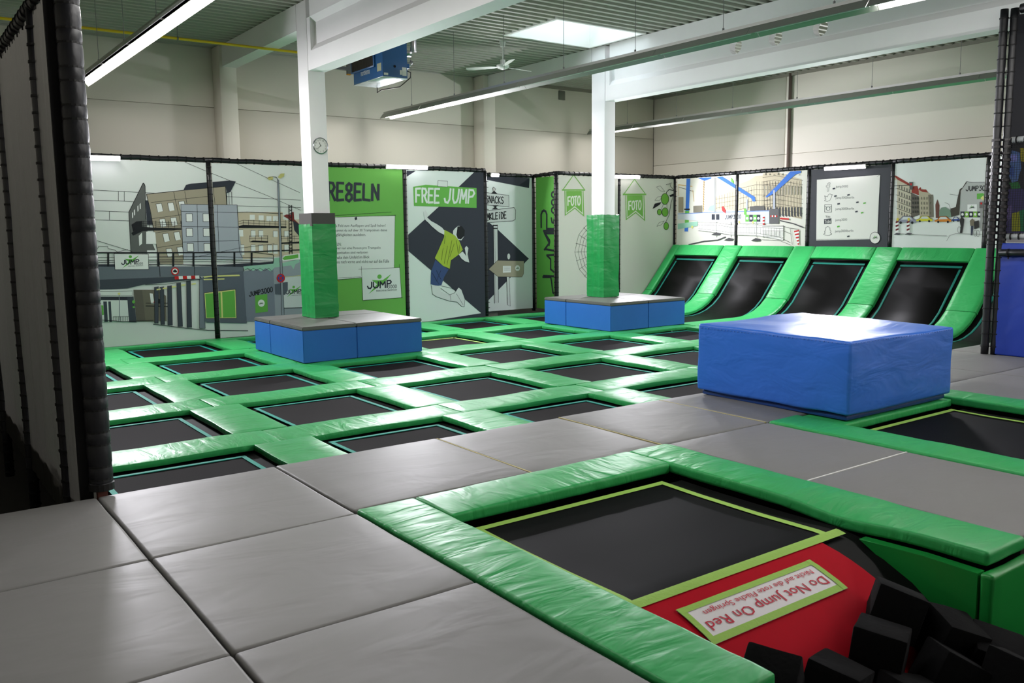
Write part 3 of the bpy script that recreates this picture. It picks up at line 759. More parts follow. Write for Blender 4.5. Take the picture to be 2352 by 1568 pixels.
# ================================================================== BANNER FRAMES
def post(parent, x, y, z0, z1, r_=.045, face=None, rings=.125):
    mb = MB(); mb.tube([(x, y, z0+(z1-z0)*k/8) for k in range(9)], [r_*(1+.04*math.sin(k*2.1)) for k in range(9)], TUBEP, 12); p = mb.build('post', parent, True)
    mb = MB(); n = int((z1-z0)/rings)
    for k in range(n):
        z = z0+.06+k*rings; mb.tube([(x, y, z-.009), (x, y, z+.009)], r_+.008, ROPE, 10)
        if face:
            for s in (-1, 1): mb.box((x+s*face[0]*(r_+.0)-.006, y+s*face[1]*r_-.006, z-.006), (x+s*face[0]*(r_+.04)+.006, y+s*face[1]*(r_+.04)+.006, z+.006), ROPE)
    mb.build('lacing', parent)['kind'] = 'stuff'
def rail(parent, a, b, r_=.045, rings=.15, m=None):
    a, b = Vector(a), Vector(b); mb = MB(); n = 10
    mb.tube([a+(b-a)*k/n+Vector((0, 0, .006*math.sin(k*1.9))) for k in range(n+1)], r_, m or TUBEP, 12); mb.build('rail', parent, True)
    mb = MB(); t = (b-a).normalized(); k = int((b-a).length/rings)
    for i in range(k):
        p = a+(b-a)*(i+.5)/k; mb.tube([p-t*.009, p+t*.009], r_+.008, ROPE, 10)
        mb.box((p.x-.006, p.y-.006, p.z-r_-.03), (p.x+.006, p.y+.006, p.z-r_), ROPE)
    mb.build('lacing', parent)['kind'] = 'stuff'
PZ = 3.32
YB = 16.62
f = empty('banner_frame', (7.2, YB, 0)); tag(f, 'black padded tube frame holding the mural, rules and jumper banners', 'frame')
xl = [1.04, 3.10, 5.16, 7.22, 9.28, 11.36]
inv0 = (-7.2, -YB, 0)
def rel(o_, pts): return [tuple(Vector(p)-Vector(o_.location)) for p in pts]
for x in xl: post(f, x-7.2, 0, .012, PZ-.02, face=(1, 0))
for a, b in zip(xl, xl[1:]): rail(f, (a-7.2, 0, PZ), (b-7.2, 0, PZ))
f = empty('banner_frame', (12.4, 17.44, 0)); tag(f, 'black padded tube frame around the alcove with the signpost banner', 'frame')
post(f, 13.36-12.4, 0, -.05, PZ-.05, face=(1, 0)); rail(f, (11.36-12.4, 0, PZ-.03), (13.36-12.4, 0, PZ-.03)); rail(f, (13.40-12.4, 0, PZ-.03), (13.44-12.4, YB-17.44, PZ))
f = empty('banner_frame', (15.5, YB, 0)); tag(f, 'black padded tube frame holding the two photo banners', 'frame')
for x in (13.44, 15.48, 17.5): post(f, x-15.5, 0, .012, PZ-.02, face=(1, 0))
for a, b in ((13.44, 15.48), (15.48, 17.5)): rail(f, (a-15.5, 0, PZ), (b-15.5, 0, PZ))
XR = 17.52
f = empty('banner_frame', (XR, 12.4, 0)); tag(f, 'black padded tube frame on the wall above the ramps', 'frame')
yr = [16.56, 14.5, 12.435, 10.386, 8.42, 6.3]
for y in yr[1:]: post(f, 0, y-12.4, 1.45, PZ-.02, face=(0, 1))
for a, b in zip(yr, yr[1:]): rail(f, (0, a-12.4, PZ), (0, b-12.4, PZ))

# ------------------------------------------------------------------ printed banners: shapes given in photo pixels, put on the banner plane
CR = {'A': (150, 340, .25510), 'B': (650, 340, .25510), 'C': (1200, 340, .25510), 'D': (1752, 340, .25510), 'E': (0, 700, .29787), 'F': (1080, 360, .12753), 'P': (0, 0, 1.)}
def clip(poly, s0, s1, z0, z1):
    for ax, lim, sg in ((0, s0, 1), (0, s1, -1), (1, z0, 1), (1, z1, -1)):
        out = []
        for i in range(len(poly)):
            a, b = poly[i-1], poly[i]; da = (a[ax]-lim)*sg; db = (b[ax]-lim)*sg
            if (da >= 0) != (db >= 0):
                t = da/(da-db); out.append((a[0]+(b[0]-a[0])*t, a[1]+(b[1]-a[1])*t))
            if db >= 0: out.append(b)
        poly = out
        if len(poly) < 3: return []
    return poly
class Wall:
    def __init__(s, axis, val, nrm): s.axis, s.val, s.n, s.banners, s.hold = axis, val, nrm, [], False
    def banner(s, name, s0, s1, z0, z1, rgb, label, mname):
        m = mat(mname, rgb, .65, .25, bump=((1.2, 1.2, 1.6), .010, 2))
        mb = MB(); e = .05
        def P(a, z, o=0.): return (a, s.val+s.n*o, z) if s.axis == 'y' else (s.val+s.n*o, a, z)
        c = ((s0+s1)/2, (z0+z1)/2)
        n = 6; vs = []; fs = []
        for o in (0, -.004):
            for a in range(n+1):
                for b in range(n+1): vs.append(P(s0+e+(s1-s0-2*e)*a/n, z0+(z1-z0)*b/n, o))
        q = (n+1)**2
        for a in range(n):
            for b in range(n):
                i = a*(n+1)+b; fs.append((i, i+n+1, i+n+2, i+1)); fs.append((q+i, q+i+1, q+i+n+2, q+i+n+1))
        mb.add(vs, fs, m); o = mb.build(name)
        tag(o, label, 'banner'); mb2 = MB(); mb2.k = 0; s.banners.append((o, s0+e, s1-e, z0, z1, mb2)); return o
    def px(s, c, x, y):
        ox_, oy_, k = CR[c]; p = at(ox_+x*k, oy_+y*k, **{s.axis: s.val}); return ((p.x if s.axis == 'y' else p.y), p.z)
    def put(s, poly, m):
        for (o, s0, s1, z0, z1, mb) in s.banners:
            q = clip(poly, s0, s1, z0, z1)
            if len(q) < 3: continue
            mb.k += .3 if s.hold else 1
            off = .003+.0001*mb.k; v3 = [Vector((a, b, 0)) for a, b in q]
            tris = geometry.tessellate_polygon([v3])
            mb.add([((a, s.val+s.n*off, b) if s.axis == 'y' else (s.val+s.n*off, a, b)) for a, b in q], tris, m)
    def P(s, c, rgb, *pts): s.put([s.px(c, *p) for p in pts], ink(rgb))
    def seg(s, pts, w_, m):
        for (a, b) in zip(pts, pts[1:]):
            dx, dz = b[0]-a[0], b[1]-a[1]; L = math.hypot(dx, dz)
            if L < 1e-6: continue
            ux, uz = dx/L*w_*.3, dz/L*w_*.3; nx, nz = -dz/L*w_/2, dx/L*w_/2
            s.put([(a[0]-ux+nx, a[1]-uz+nz), (a[0]-ux-nx, a[1]-uz-nz), (b[0]+ux-nx, b[1]+uz-nz), (b[0]+ux+nx, b[1]+uz+nz)], m)
            s.hold = True
        s.hold = False
    def L(s, c, w_, rgb, *pts): s.seg([s.px(c, *p) for p in pts], w_, ink(rgb))
    def O(s, c, rgb, x, y, rx, ry, n=20): s.P(c, rgb, *[(x+rx*math.cos(2*math.pi*k/n), y+ry*math.sin(2*math.pi*k/n)) for k in range(n)])
    def OL(s, c, w_, rgb, x, y, rx, ry, n=20): s.L(c, w_, rgb, *[(x+rx*math.cos(2*math.pi*k/n), y+ry*math.sin(2*math.pi*k/n)) for k in range(n+1)])
    def hand(s, c, text, quad, w_, rgb, gap=.22):
        """stroke lettering inside a pixel quad (bl, br, tr, tl)"""
        bl, br, tr, tl = quad; n = len(text); m = ink(rgb); cw = 1/(n*(1+gap)-gap)
        for i, ch in enumerate(text):
            x0 = i*cw*(1+gap)
            for st in FONT.get(ch, []):
                pts = []
                for u, v in st:
                    U = x0+u*cw; a = (bl[0]+(br[0]-bl[0])*U, bl[1]+(br[1]-bl[1])*U); b = (tl[0]+(tr[0]-tl[0])*U, tl[1]+(tr[1]-tl[1])*U)
                    pts.append(s.px(c, a[0]+(b[0]-a[0])*v, a[1]+(b[1]-a[1])*v))
                s.seg(pts, w_, m)
    def text(s, c, body, quad, rgb):
        bl, br, tr, tl = quad; vs, fs = text_mesh(body); m = ink(rgb); out = []
        for u, v in vs:
            a = (bl[0]+(br[0]-bl[0])*u, bl[1]+(br[1]-bl[1])*u); b = (tl[0]+(tr[0]-tl[0])*u, tl[1]+(tr[1]-tl[1])*u)
            q = s.px(c, a[0]+(b[0]-a[0])*v, a[1]+(b[1]-a[1])*v); out.append(q)
        cs = sum(p[0] for p in out)/len(out)
        for (o, s0, s1, z0, z1, mb) in s.banners:
            if s0 <= cs <= s1:
                mb.k += 1; off = .003+.0001*mb.k
                mb.add([(a, s.val+s.n*off, b) if s.axis == 'y' else (s.val+s.n*off, a, b) for a, b in out], fs, m)
    def logo(s, c, quad, w_, dark=(38, 42, 52), green=(102, 174, 78), tagline=True):
        """leaping figure over JUMP 3000"""
        bl, br, tr, tl = quad
        def q(u, v):
            a = (bl[0]+(br[0]-bl[0])*u, bl[1]+(br[1]-bl[1])*u); b = (tl[0]+(tr[0]-tl[0])*u, tl[1]+(tr[1]-tl[1])*u); return (a[0]+(b[0]-a[0])*v, a[1]+(b[1]-a[1])*v)
        s.P(c, green, *[q(.41+.075*math.cos(t*.4), .88+.115*math.sin(t*.4)) for t in range(16)])
        s.P(c, green, q(.14, .73), q(.36, .70), q(.52, .70), q(.82, 1.0), q(.60, .60), q(.03, .02), q(.33, .50))
        for st in ([(0, .42), (.03, .32), (.10, .30), (.14, .38), (.14, .62)], [(.20, .62), (.20, .40), (.25, .32), (.33, .33), (.37, .42), (.37, .62)], [(.43, .30), (.44, .62), (.52, .45), (.60, .62), (.61, .30)], [(.67, .30), (.67, .66), (.78, .66), (.81, .58), (.77, .50), (.70, .50)]):
            s.seg([s.px(c, *q(u, v)) for u, v in st], w_, ink(dark))
        s.text(c, '3000', (q(.70, .24), q(1, .24), q(1, .44), q(.70, .44)), dark)
        if tagline: s.text(c, 'PARKOUR & TRAMPOLIN', (q(.30, .12), q(1, .12), q(1, .20), q(.30, .20)), dark)
    def finish(s):
        for (o, s0, s1, z0, z1, mb) in s.banners:
            if mb.f: mb.build('print', o, fix=False)
INKS = {}
def ink(rgb):
    if rgb not in INKS: INKS[rgb] = mat('print_%02x%02x%02x' % rgb, rgb, .7, .2)
    return INKS[rgb]
FONT = {
 'A': [[(0, 0), (.45, 1), (1, 0)], [(.2, .4), (.8, .4)]], 'C': [[(.95, .85), (.6, 1), (.15, .8), (0, .45), (.2, .1), (.6, 0), (.95, .15)]],
 'D': [[(.1, 0), (.05, 1), (.6, .9), (.95, .5), (.7, .1), (.1, 0)]], 'E': [[(.95, 1), (.1, 1), (.05, 0), (.95, .03)], [(.08, .52), (.8, .52)]],
 'F': [[(.95, 1), (.1, .97), (.05, 0)], [(.08, .52), (.75, .5)]], 'G': [[(.85, .9), (.5, 1), (.15, .85), (.15, .65), (.5, .52), (.8, .62), (.85, .85)], [(.75, .6), (.4, .42), (.1, .25), (.1, .05), (.5, -.05), (.9, .1), (.85, .32), (.45, .42)]],
 'I': [[(.5, 0), (.5, .72)], [(.5, .92), (.5, 1)]], 'J': [[(.85, 1), (.8, .25), (.55, 0), (.15, .05), (0, .3)]], 'K': [[(.1, 0), (.05, 1)], [(.95, 1), (.1, .5), (1, 0)]],
 'L': [[(.1, 1), (.05, .05), (.95, 0)]], 'M': [[(0, 0), (.12, 1), (.5, .3), (.88, 1), (1, 0)]], 'N': [[(.05, 0), (.08, 1), (.92, .05), (.95, 1)]],
 'O': [[(.5, 1), (.1, .8), (0, .45), (.2, .05), (.55, 0), (.9, .2), (1, .6), (.8, .95), (.5, 1)]], '0': [[(.5, 1), (.12, .8), (.05, .4), (.25, .03), (.6, .0), (.9, .25), (.92, .7), (.75, .97), (.5, 1)]],
 'P': [[(.1, 0), (.08, 1), (.7, .98), (.95, .75), (.7, .5), (.1, .45)]], 'R': [[(.1, 0), (.08, 1), (.7, .98), (.92, .75), (.65, .52), (.1, .48)], [(.45, .5), (1, 0)]],
 'S': [[(.9, .9), (.5, 1), (.1, .82), (.2, .58), (.75, .42), (.9, .18), (.5, 0), (.05, .12)]], 'T': [[(0, .97), (1, 1)], [(.5, 1), (.48, 0)]], 'U': [[(.05, 1), (.08, .3), (.35, 0), (.7, .05), (.92, .35), (.95, 1)]],
 '3': [[(.1, .95), (.9, 1), (.45, .62), (.85, .45), (.85, .15), (.4, 0), (.05, .12)]]}
# colours
K = (30, 32, 36); DK = (66, 72, 82); MG = (120, 128, 140); LG = (170, 176, 188); TN = (162, 154, 136); TL = (202, 190, 168); WH = (232, 235, 234); SKYC = (222, 227, 225)
GN = (102, 174, 78); YL = (220, 218, 140); RD = (190, 40, 40); SL = (52, 56, 66); MT = (150, 196, 176)

LW = Wall('y', 16.60, -1)
LW.banner('mural_banner', 1.04, 3.10, 0, 3.27, (222, 227, 225), 'plain end of the printed street mural beside the black padded pole', 'print_pale')
LW.banner('mural_banner', 3.10, 5.16, 0, 3.27, (222, 227, 225), 'printed mural banner with office block, footbridge and underpass', 'print_pale')
LW.banner('mural_banner', 5.16, 7.22, 0, 3.27, (222, 227, 225), 'printed mural banner with street lamp, green garage doors and grey wall', 'print_pale')
LW.banner('rules_banner', 7.22, 9.28, 0, 3.27, (104, 172, 78), 'green banner with printed court rules on a white sheet', 'print_green')
LW.banner('jumper_banner', 9.28, 11.36, 0, 3.27, (216, 226, 222), 'banner with a leaping player in a lime shirt on a dark diamond', 'print_mint')
A = 'A'
# wires
for a in (((200, 375), (700, 400), (1100, 420), (2120, 468)), ((200, 468), (480, 475), (770, 490)), ((200, 562), (700, 580), (1560, 610)), ((250, 645), (580, 655)), ((1040, 110), (1250, 200), (1500, 300), (1800, 420), (2120, 560)), ((1500, 120), (1800, 260), (2110, 400)), ((1545, 520), (2120, 535))):
    LW.L(A, .007, K, *a)
for x, y0, y1 in ((478, 390, 475), (530, 390, 478), (398, 570, 645)): LW.L(A, .007, K, (x, y0), (x, y1))
# beige block right
LW.P(A, TL, (1550, 580), (1955, 575), (1960, 640), (1990, 650), (2110, 640), (2110, 960), (1600, 1000), (1560, 720))
for x, y in ((1660, 600), (1740, 605), (1810, 612), (1870, 612)): LW.P(A, WH, (x, y), (x+45, y), (x+45, y+45), (x, y+45))
for x, y, h in ((1560, 735, 60), (1670, 740, 60), (1740, 740, 60), (1870, 745, 55), (1970, 745, 55), (1570, 870, 90), (1670, 870, 60), (1740, 870, 60), (1820, 872, 70), (1870, 870, 80), (1970, 870, 60)):
    LW.P(A, WH, (x, y), (x+40, y), (x+42, y+h), (x+2, y+h)); LW.L(A, .006, K, (x, y+h), (x, y), (x+40, y))
LW.P(A, K, (1555, 705), (1600, 690), (1990, 705), (1990, 720), (1560, 720)); LW.P(A, K, (1655, 845), (1690, 832), (1825, 838), (1825, 852)); LW.P(A, K, (1940, 850), (2105, 840), (2105, 858), (1945, 862))
for y in (650, 672): LW.L(A, .006, K, (1560, y+10), (1600, y), (1990, y+14))
for x in range(1600, 1991, 48): LW.L(A, .006, K, (x, 648), (x, 705))
for y in (792, 812): LW.L(A, .006, K, (1655, y), (1825, y-2)); LW.L(A, .006, K, (1940, y+2), (2105, y))
for x in (1660, 1710, 1765, 1820, 1945, 2000, 2060): LW.L(A, .006, K, (x, 788), (x, 840))
LW.L(A, .010, K, (1550, 578), (1640, 575), (1955, 590))
# red roofed house behind the pylon
LW.P(A, (120, 50, 50), (1960, 610), (1990, 597), (2030, 600), (2040, 575), (2055, 575), (2060, 640), (2110, 690), (2110, 720), (2045, 660)); LW.P(A, SL, (2048, 650), (2110, 690), (2110, 800), (2060, 740))
for x in (2010, 2035): LW.L(A, .014, K, (x, 515), (x+6, 955))
for k in range(14): LW.L(A, .010, K, (2010, 520+k*31), (2040, 535+k*31)); LW.L(A, .010, K, (2040, 520+k*31), (2012, 540+k*31))
# dark tower
LW.P(A, (96, 99, 98), (572, 575), (690, 330), (705, 310), (718, 330), (724, 560), (740, 760), (820, 940), (590, 940))
LW.P(A, SL, (722, 470), (745, 470), (785, 690), (735, 690)); LW.L(A, .010, K, (572, 575), (700, 315), (718, 340), (724, 640)); LW.L(A, .010, K, (572, 575), (590, 940))
for x, y in ((600, 585), (617, 560), (648, 525), (668, 505)): LW.P(A, WH, (x, y), (x+9, y-12), (x+11, y+38), (x+2, y+48))
# tan block
LW.P(A, TN, (730, 415), (1060, 380), (1440, 342), (1452, 512), (1040, 512), (1062, 1045), (855, 1045), (800, 770), (765, 560))
for a in (((770, 490), (985, 465), (1280, 435)), ((780, 635), (1040, 600)), ((800, 765), (1045, 728)), ((830, 895), (1055, 862)), ((975, 395), (990, 470), (1040, 680)), ((1075, 390), (1095, 505)), ((1330, 355), (1345, 500))): LW.L(A, .007, K, *a)
LW.L(A, .010, K, (1452, 512), (1440, 345), (1060, 380), (730, 415), (765, 560), (800, 770), (850, 1045))
for x, y in ((815, 503), (920, 495), (1018, 482), (845, 640), (945, 628), (875, 772), (975, 758), (905, 908), (1003, 893)):
    LW.P(A, WH, (x, y), (x+50, y-6), (x+66, y+64), (x+16, y+74)); LW.L(A, .007, K, (x+16, y+74), (x, y), (x+50, y-6), (x+66, y+64))
LW.P(A, SL, (1060, 382), (1085, 332), (1130, 320), (1480, 292), (1533, 300), (1485, 395), (1455, 405), (1440, 342))
for x in (1450, 1470, 1495): LW.L(A, .009, K, (x, 395), (x+4, 505))
# balcony
LW.P(A, K, (592, 765), (680, 705), (780, 715), (1045, 722), (1045, 735), (700, 745), (610, 788)); LW.P(A, K, (595, 690), (640, 660), (690, 655), (690, 705), (610, 750))
for y in (660, 678, 695): LW.L(A, .006, K, (690, y), (1045, y+16))
for x in range(700, 1046, 57): LW.L(A, .008, K, (x, 655), (x, 715))
LW.P(A, WH, (727, 752), (808, 758), (818, 862), (727, 862)); LW.P(A, WH, (660, 790), (690, 760), (690, 860), (665, 880)); LW.P(A, WH, (735, 920), (815, 920), (825, 1010), (735, 1010)); LW.P(A, (96, 99, 98), (692, 750), (722, 750), (722, 940), (692, 940))
# blue-grey block
LW.P(A, LG, (1038, 505), (1545, 512), (1562, 760), (1595, 1000), (1062, 1000))
for a in (((1045, 570), (1550, 580)), ((1055, 705), (1555, 712)), ((1060, 845), (1560, 832)), ((1185, 510), (1195, 930)), ((1365, 512), (1382, 930)), ((1038, 505), (1545, 512), (1565, 930), (1590, 985)), ((1038, 505), (1062, 1000))): LW.L(A, .008, K, *a)
for x, y in ((1085, 590), (1237, 590), (1087, 722), (1240, 722), (1095, 857), (1246, 857)):
    LW.P(A, WH, (x, y), (x+56, y), (x+60, y+72), (x+2, y+72)); LW.L(A, .008, K, (x, y), (x+56, y), (x+60, y+72), (x+2, y+72), (x, y))
LW.L(A, .007, K, (260, 825), (600, 930)); LW.L(A, .007, K, (285, 910), (300, 885), (380, 885), (385, 905), (440, 915), (470, 935), (560, 912)); LW.L(A, .006, K, (1150, 985), (1560, 900), (1880, 860))
# bridge parapet and railing
LW.P(A, (104, 112, 122), (200, 1062), (1600, 1065), (1610, 1115), (1200, 1155), (980, 1155), (300, 1190), (200, 1190))
LW.P(A, DK, (200, 1188), (1000, 1158), (1205, 1150), (1240, 1175), (700, 1230), (560, 1262), (200, 1282))
LW.P(A, SL, (200, 1065), (440, 1068), (900, 1048), (1600, 1070), (1870, 1040), (1870, 1022), (1400, 1050), (860, 1045), (200, 1045))
LW.L(A, .022, K, (220, 942), (700, 942), (1300, 940), (1700, 932), (2110, 915))
for y in (985, 1012, 1030): LW.L(A, .008, K, (220, y), (1300, y-10), (1870, y+5))
for x in (385, 835, 970, 1152, 1352, 1520, 1675): LW.P(A, K, (x-9, 940), (x+9, 940), (x+9, 1065), (x-9, 1065))
LW.L(A, .012, K, (835, 940), (852, 1155)); LW.L(A, .012, K, (1152, 940), (1165, 1175)); LW.L(A, .012, K, (1870, 960), (1872, 1050)); LW.L(A, .010, K, (1675, 935), (1870, 960))
LW.P(A, WH, (438, 950), (746, 955), (750, 1092), (446, 1094)); LW.L(A, .008, K, (438, 950), (746, 955), (750, 1092), (446, 1094), (438, 950))
LW.logo(A, ((505, 1085), (697, 1075), (697, 965), (505, 962)), .016)
# underpass: pale back, columns, signs
LW.P(A, SKYC, (200, 1275), (600, 1270), (600, 1560), (200, 1560)); LW.P(A, SL, (200, 1335), (610, 1335), (610, 1368), (200, 1368)); LW.L(A, .007, K, (300, 1290), (600, 1285)); LW.L(A, .007, K, (300, 1325), (600, 1325))
LW.P(A, DK, (555, 1340), (612, 1335), (640, 1568), (572, 1565)); LW.P(A, (110, 106, 94), (612, 1275), (800, 1275), (800, 1560), (640, 1560)); LW.P(A, (96, 92, 84), (612, 1280), (690, 1280), (720, 1555), (640, 1560))
LW.P(A, (110, 106, 94), (840, 1280), (905, 1330), (910, 1555), (840, 1555)); LW.P(A, WH, (758, 1305), (785, 1310), (800, 1400), (770, 1400)); LW.L(A, .012, K, (725, 1395), (920, 1395)); LW.L(A, .016, K, (725, 1420), (920, 1425))
for a, b, c_, d in ((340, 372, 1380, 1565), (385, 408, 1380, 1565)): LW.P(A, DK, (a, c_), (b, c_), (b+10, d), (a+10, d))
LW.P(A, GN, (318, 1415), (340, 1415), (345, 1500), (322, 1505)); LW.L(A, .012, MG, (482, 1320), (490, 1550)); LW.O(A, YL, 482, 1310, 12, 10)
for k in range(9): LW.L(A, .006, K, (430+k*16, 1515), (430+k*16, 1555))
LW.L(A, .006, K, (430, 1518), (570, 1515)); LW.O(A, GN, 613, 1383, 14, 15); LW.O(A, GN, 613, 1430, 10, 9)
LW.P(A, RD, (790, 1385), (822, 1360), (822, 1412)); LW.P(A, WH, (802, 1385), (818, 1372), (845, 1385), (822, 1402)); LW.P(A, K, (838, 1355), (850, 1360), (850, 1400), (830, 1395))
E_ = 'E'
for x, y0, w_, yb in ((1190, 0, 28, 140), (1238, 0, 30, 150), (1292, 0, 36, 155), (1370, 0, 36, 165), (1440, 0, 36, 172), (1536, 0, 44, 180)):
    top = {1190: 1250, 1238: 1250, 1292: 1240, 1370: 1215, 1440: 1195, 1536: 1175}[x]
    xt = {1190: 800, 1238: 848, 1292: 918, 1370: 1000, 1440: 1088, 1536: 1205}[x]
    p = [((CR['A'][0]+xt*CR['A'][2]), (CR['A'][1]+top*CR['A'][2])), ((CR['A'][0]+(xt+36)*CR['A'][2]), (CR['A'][1]+(top-5)*CR['A'][2])), (CR['E'][0]+(x+w_)*CR['E'][2], CR['E'][1]+yb*CR['E'][2]), (CR['E'][0]+x*CR['E'][2], CR['E'][1]+yb*CR['E'][2])]
    LW.P('P', DK if x != 1536 else MG, *p); LW.L('P', .007, K, p[0], p[3], p[2], p[1])
for x, y in ((835, 1272), (890, 1262), (972, 1248), (1058, 1232), (1150, 1222)): LW.P(A, YL, (x-16, y-5), (x+22, y-9), (x+22, y+3), (x-16, y+8))
LW.L(A, .008, K, (720, 1230), (900, 1225), (1230, 1178)); LW.L(E_, .010, K, (780, 115), (950, 128), (1180, 118)); LW.L(E_, .012, K, (1180, 148), (1400, 175), (1600, 195), (1910, 198))
# garage wall
LW.P(A, (92, 99, 112), (1232, 1160), (1600, 1105), (1625, 1500), (1632, 1560), (1245, 1560)); LW.P(E_, (92, 99, 112), (1575, 0), (1890, 0), (1900, 142), (1590, 135)); LW.L(A, .008, K, (1600, 1080), (1632, 1568))
LW.P(A, YL, (1240, 1155), (1300, 1148), (1565, 1138), (1570, 1152), (1300, 1160), (1245, 1168)); LW.P(A, YL, (1240, 1178), (1430, 1172), (1430, 1182), (1245, 1188)); LW.L(A, .006, K, (1240, 1168), (1570, 1153))
LW.P(A, YL, (1248, 1302), (1530, 1270), (1540, 1530), (1262, 1532)); LW.P(A, GN, (1256, 1312), (1395, 1298), (1404, 1524), (1270, 1526)); LW.P(A, GN, (1410, 1296), (1522, 1280), (1531, 1522), (1418, 1524)); LW.L(A, .007, K, (1248, 1302), (1530, 1270), (1540, 1530), (1262, 1532), (1248, 1302))
LW.P(A, (122, 130, 144), (1600, 1110), (1870, 1060), (1890, 1560), (1630, 1560)); LW.P(E_, (122, 130, 144), (1895, 0), (2120, 0), (2122, 100), (1905, 110)); LW.P(A, (150, 158, 168), (1870, 1060), (2112, 1000), (2130, 1560), (1890, 1560))
LW.P(A, MT, (1600, 1065), (1870, 1040), (1880, 990), (1925, 985), (1925, 1040), (2100, 1000), (2108, 1025), (2070, 1045), (2052, 1090), (2030, 1055), (1880, 1075), (1850, 1110), (1800, 1080), (1760, 1110), (1720, 1085), (1690, 1105), (1650, 1085), (1620, 1100))
LW.L(A, .007, K, (1610, 1100), (1640, 1080), (1660, 1105), (1690, 1080), (1720, 1100), (1750, 1080), (1790, 1105), (1830, 1080), (1860, 1110))
LW.P(A, WH, (1945, 1000), (1965, 965), (2110, 945), (2110, 1000), (1960, 1018)); LW.P(A, GN, (1952, 995), (1975, 972), (2095, 955), (2095, 988), (1970, 1008))
LW.hand(A, 'JUMP3000', ((1655, 1335), (1865, 1292), (1862, 1248), (1648, 1298)), .016, K)
LW.P(A, GN, (1705, 1325), (1815, 1312), (1820, 1470), (1710, 1485)); LW.O(A, WH, 1762, 1395, 30, 32); LW.logo(A, ((1742, 1412), (1782, 1408), (1782, 1384), (1742, 1386)), .005, tagline=False)
LW.P(A, (206, 212, 214), (1950, 1165), (2128, 1150), (2130, 1435), (1965, 1435)); LW.L(A, .012, K, (1965, 1440), (2130, 1435)); LW.logo(A, ((1985, 1345), (2150, 1335), (2150, 1235), (1985, 1240)), .016)
LW.L(A, .008, YL, (1970, 1160), (2120, 1145)); LW.P(A, (84, 92, 104), (1880, 1225), (1940, 1215), (1980, 1205), (2000, 1205), (2000, 1280), (1975, 1320), (1885, 1315))
# street lamp with its no-stopping sign
LW.P(A, (138, 146, 156), (1905, 285), (1918, 285), (1968, 1500), (1945, 1500)); LW.L(A, .007, K, (1905, 285), (1945, 1500)); LW.L(A, .007, K, (1918, 285), (1968, 1500))
LW.P(A, (190, 186, 120), (1812, 272), (1830, 258), (1865, 256), (1868, 280), (1835, 290)); LW.P(A, (190, 186, 120), (1910, 262), (1935, 230), (1970, 228), (1965, 255), (1930, 275)); LW.L(A, .010, K, (1865, 258), (1895, 262), (1910, 285)); LW.L(A, .006, K, (1812, 272), (1865, 256))
LW.O(A, RD, 1936, 1170, 38, 40); LW.O(A, (60, 70, 150), 1936, 1170, 27, 29); LW.L(A, .022, RD, (1917, 1148), (1955, 1192)); LW.L(A, .022, RD, (1955, 1148), (1917, 1192))
LW.O(A, RD, 985, 1108, 35, 36); LW.O(A, WH, 985, 1108, 24, 25); LW.P(A, K, (965, 1105), (985, 1090), (1005, 1108), (1000, 1118), (970, 1118))
for k in range(6): LW.P(A, RD if k % 2 == 0 else WH, (980+k*37, 1152-k), (1017+k*37, 1151-k), (1020+k*37, 1180-k), (983+k*37, 1181-k))
# rules banner
B = 'B'
LW.hand(B, 'REGELN', ((405, 470), (862, 470), (862, 330), (405, 310)), .056, SL, .26)
LW.P(B, (218, 222, 220), (250, 625), (1008, 610), (1000, 1165), (700, 1170), (250, 1195)); LW.L(B, .007, K, (420, 610), (975, 575)); LW.L(B, .007, K, (420, 625), (1015, 605)); LW.L(B, .007, K, (1008, 600), (1000, 1075)); LW.L(B, .009, K, (440, 1190), (710, 1165)); LW.L(B, .006, K, (440, 1172), (700, 1158))
LW.P(B, SL, (642, 625), (664, 618), (668, 642), (648, 650))
for body, x0, x1, y, h, dy in (('freies Feld zum Ausflippen und Spaß haben!', 424, 922, 713, 26, -3), ('Hier kannst du auf über 30 Trampolinen deine', 412, 936, 755, 26, -3), ('Sprungfähigkeiten ausleben.', 404, 745, 796, 28, -2), ('REGELN:', 420, 524, 874, 22, 0),
    ('immer nur eine Person pro Trampolin', 448, 877, 914, 24, -5), ('Doppelsaltos sind verboten', 450, 762, 955, 24, -5), ('behalte dein Umfeld im Blick', 450, 777, 993, 22, -5), ('schau nach vorne und nicht nur auf die Füße', 450, 955, 1034, 24, -8)):
    LW.text(B, body, ((x0, y+4), (x1, y+dy+4), (x1, y+dy-h), (x0, y-h)), (40, 44, 50))
LW.P(B, (214, 220, 218), (705, 1090), (1048, 1075), (1065, 1345), (718, 1368)); LW.L(B, .007, K, (680, 1090), (1050, 1075)); LW.L(B, .007, K, (705, 1065), (718, 1370)); LW.L(B, .007, K, (1046, 1045), (1070, 1350)); LW.L(B, .009, K, (718, 1370), (1075, 1345))
LW.logo(B, ((760, 1318), (1024, 1302), (1022, 1130), (760, 1140)), .030)
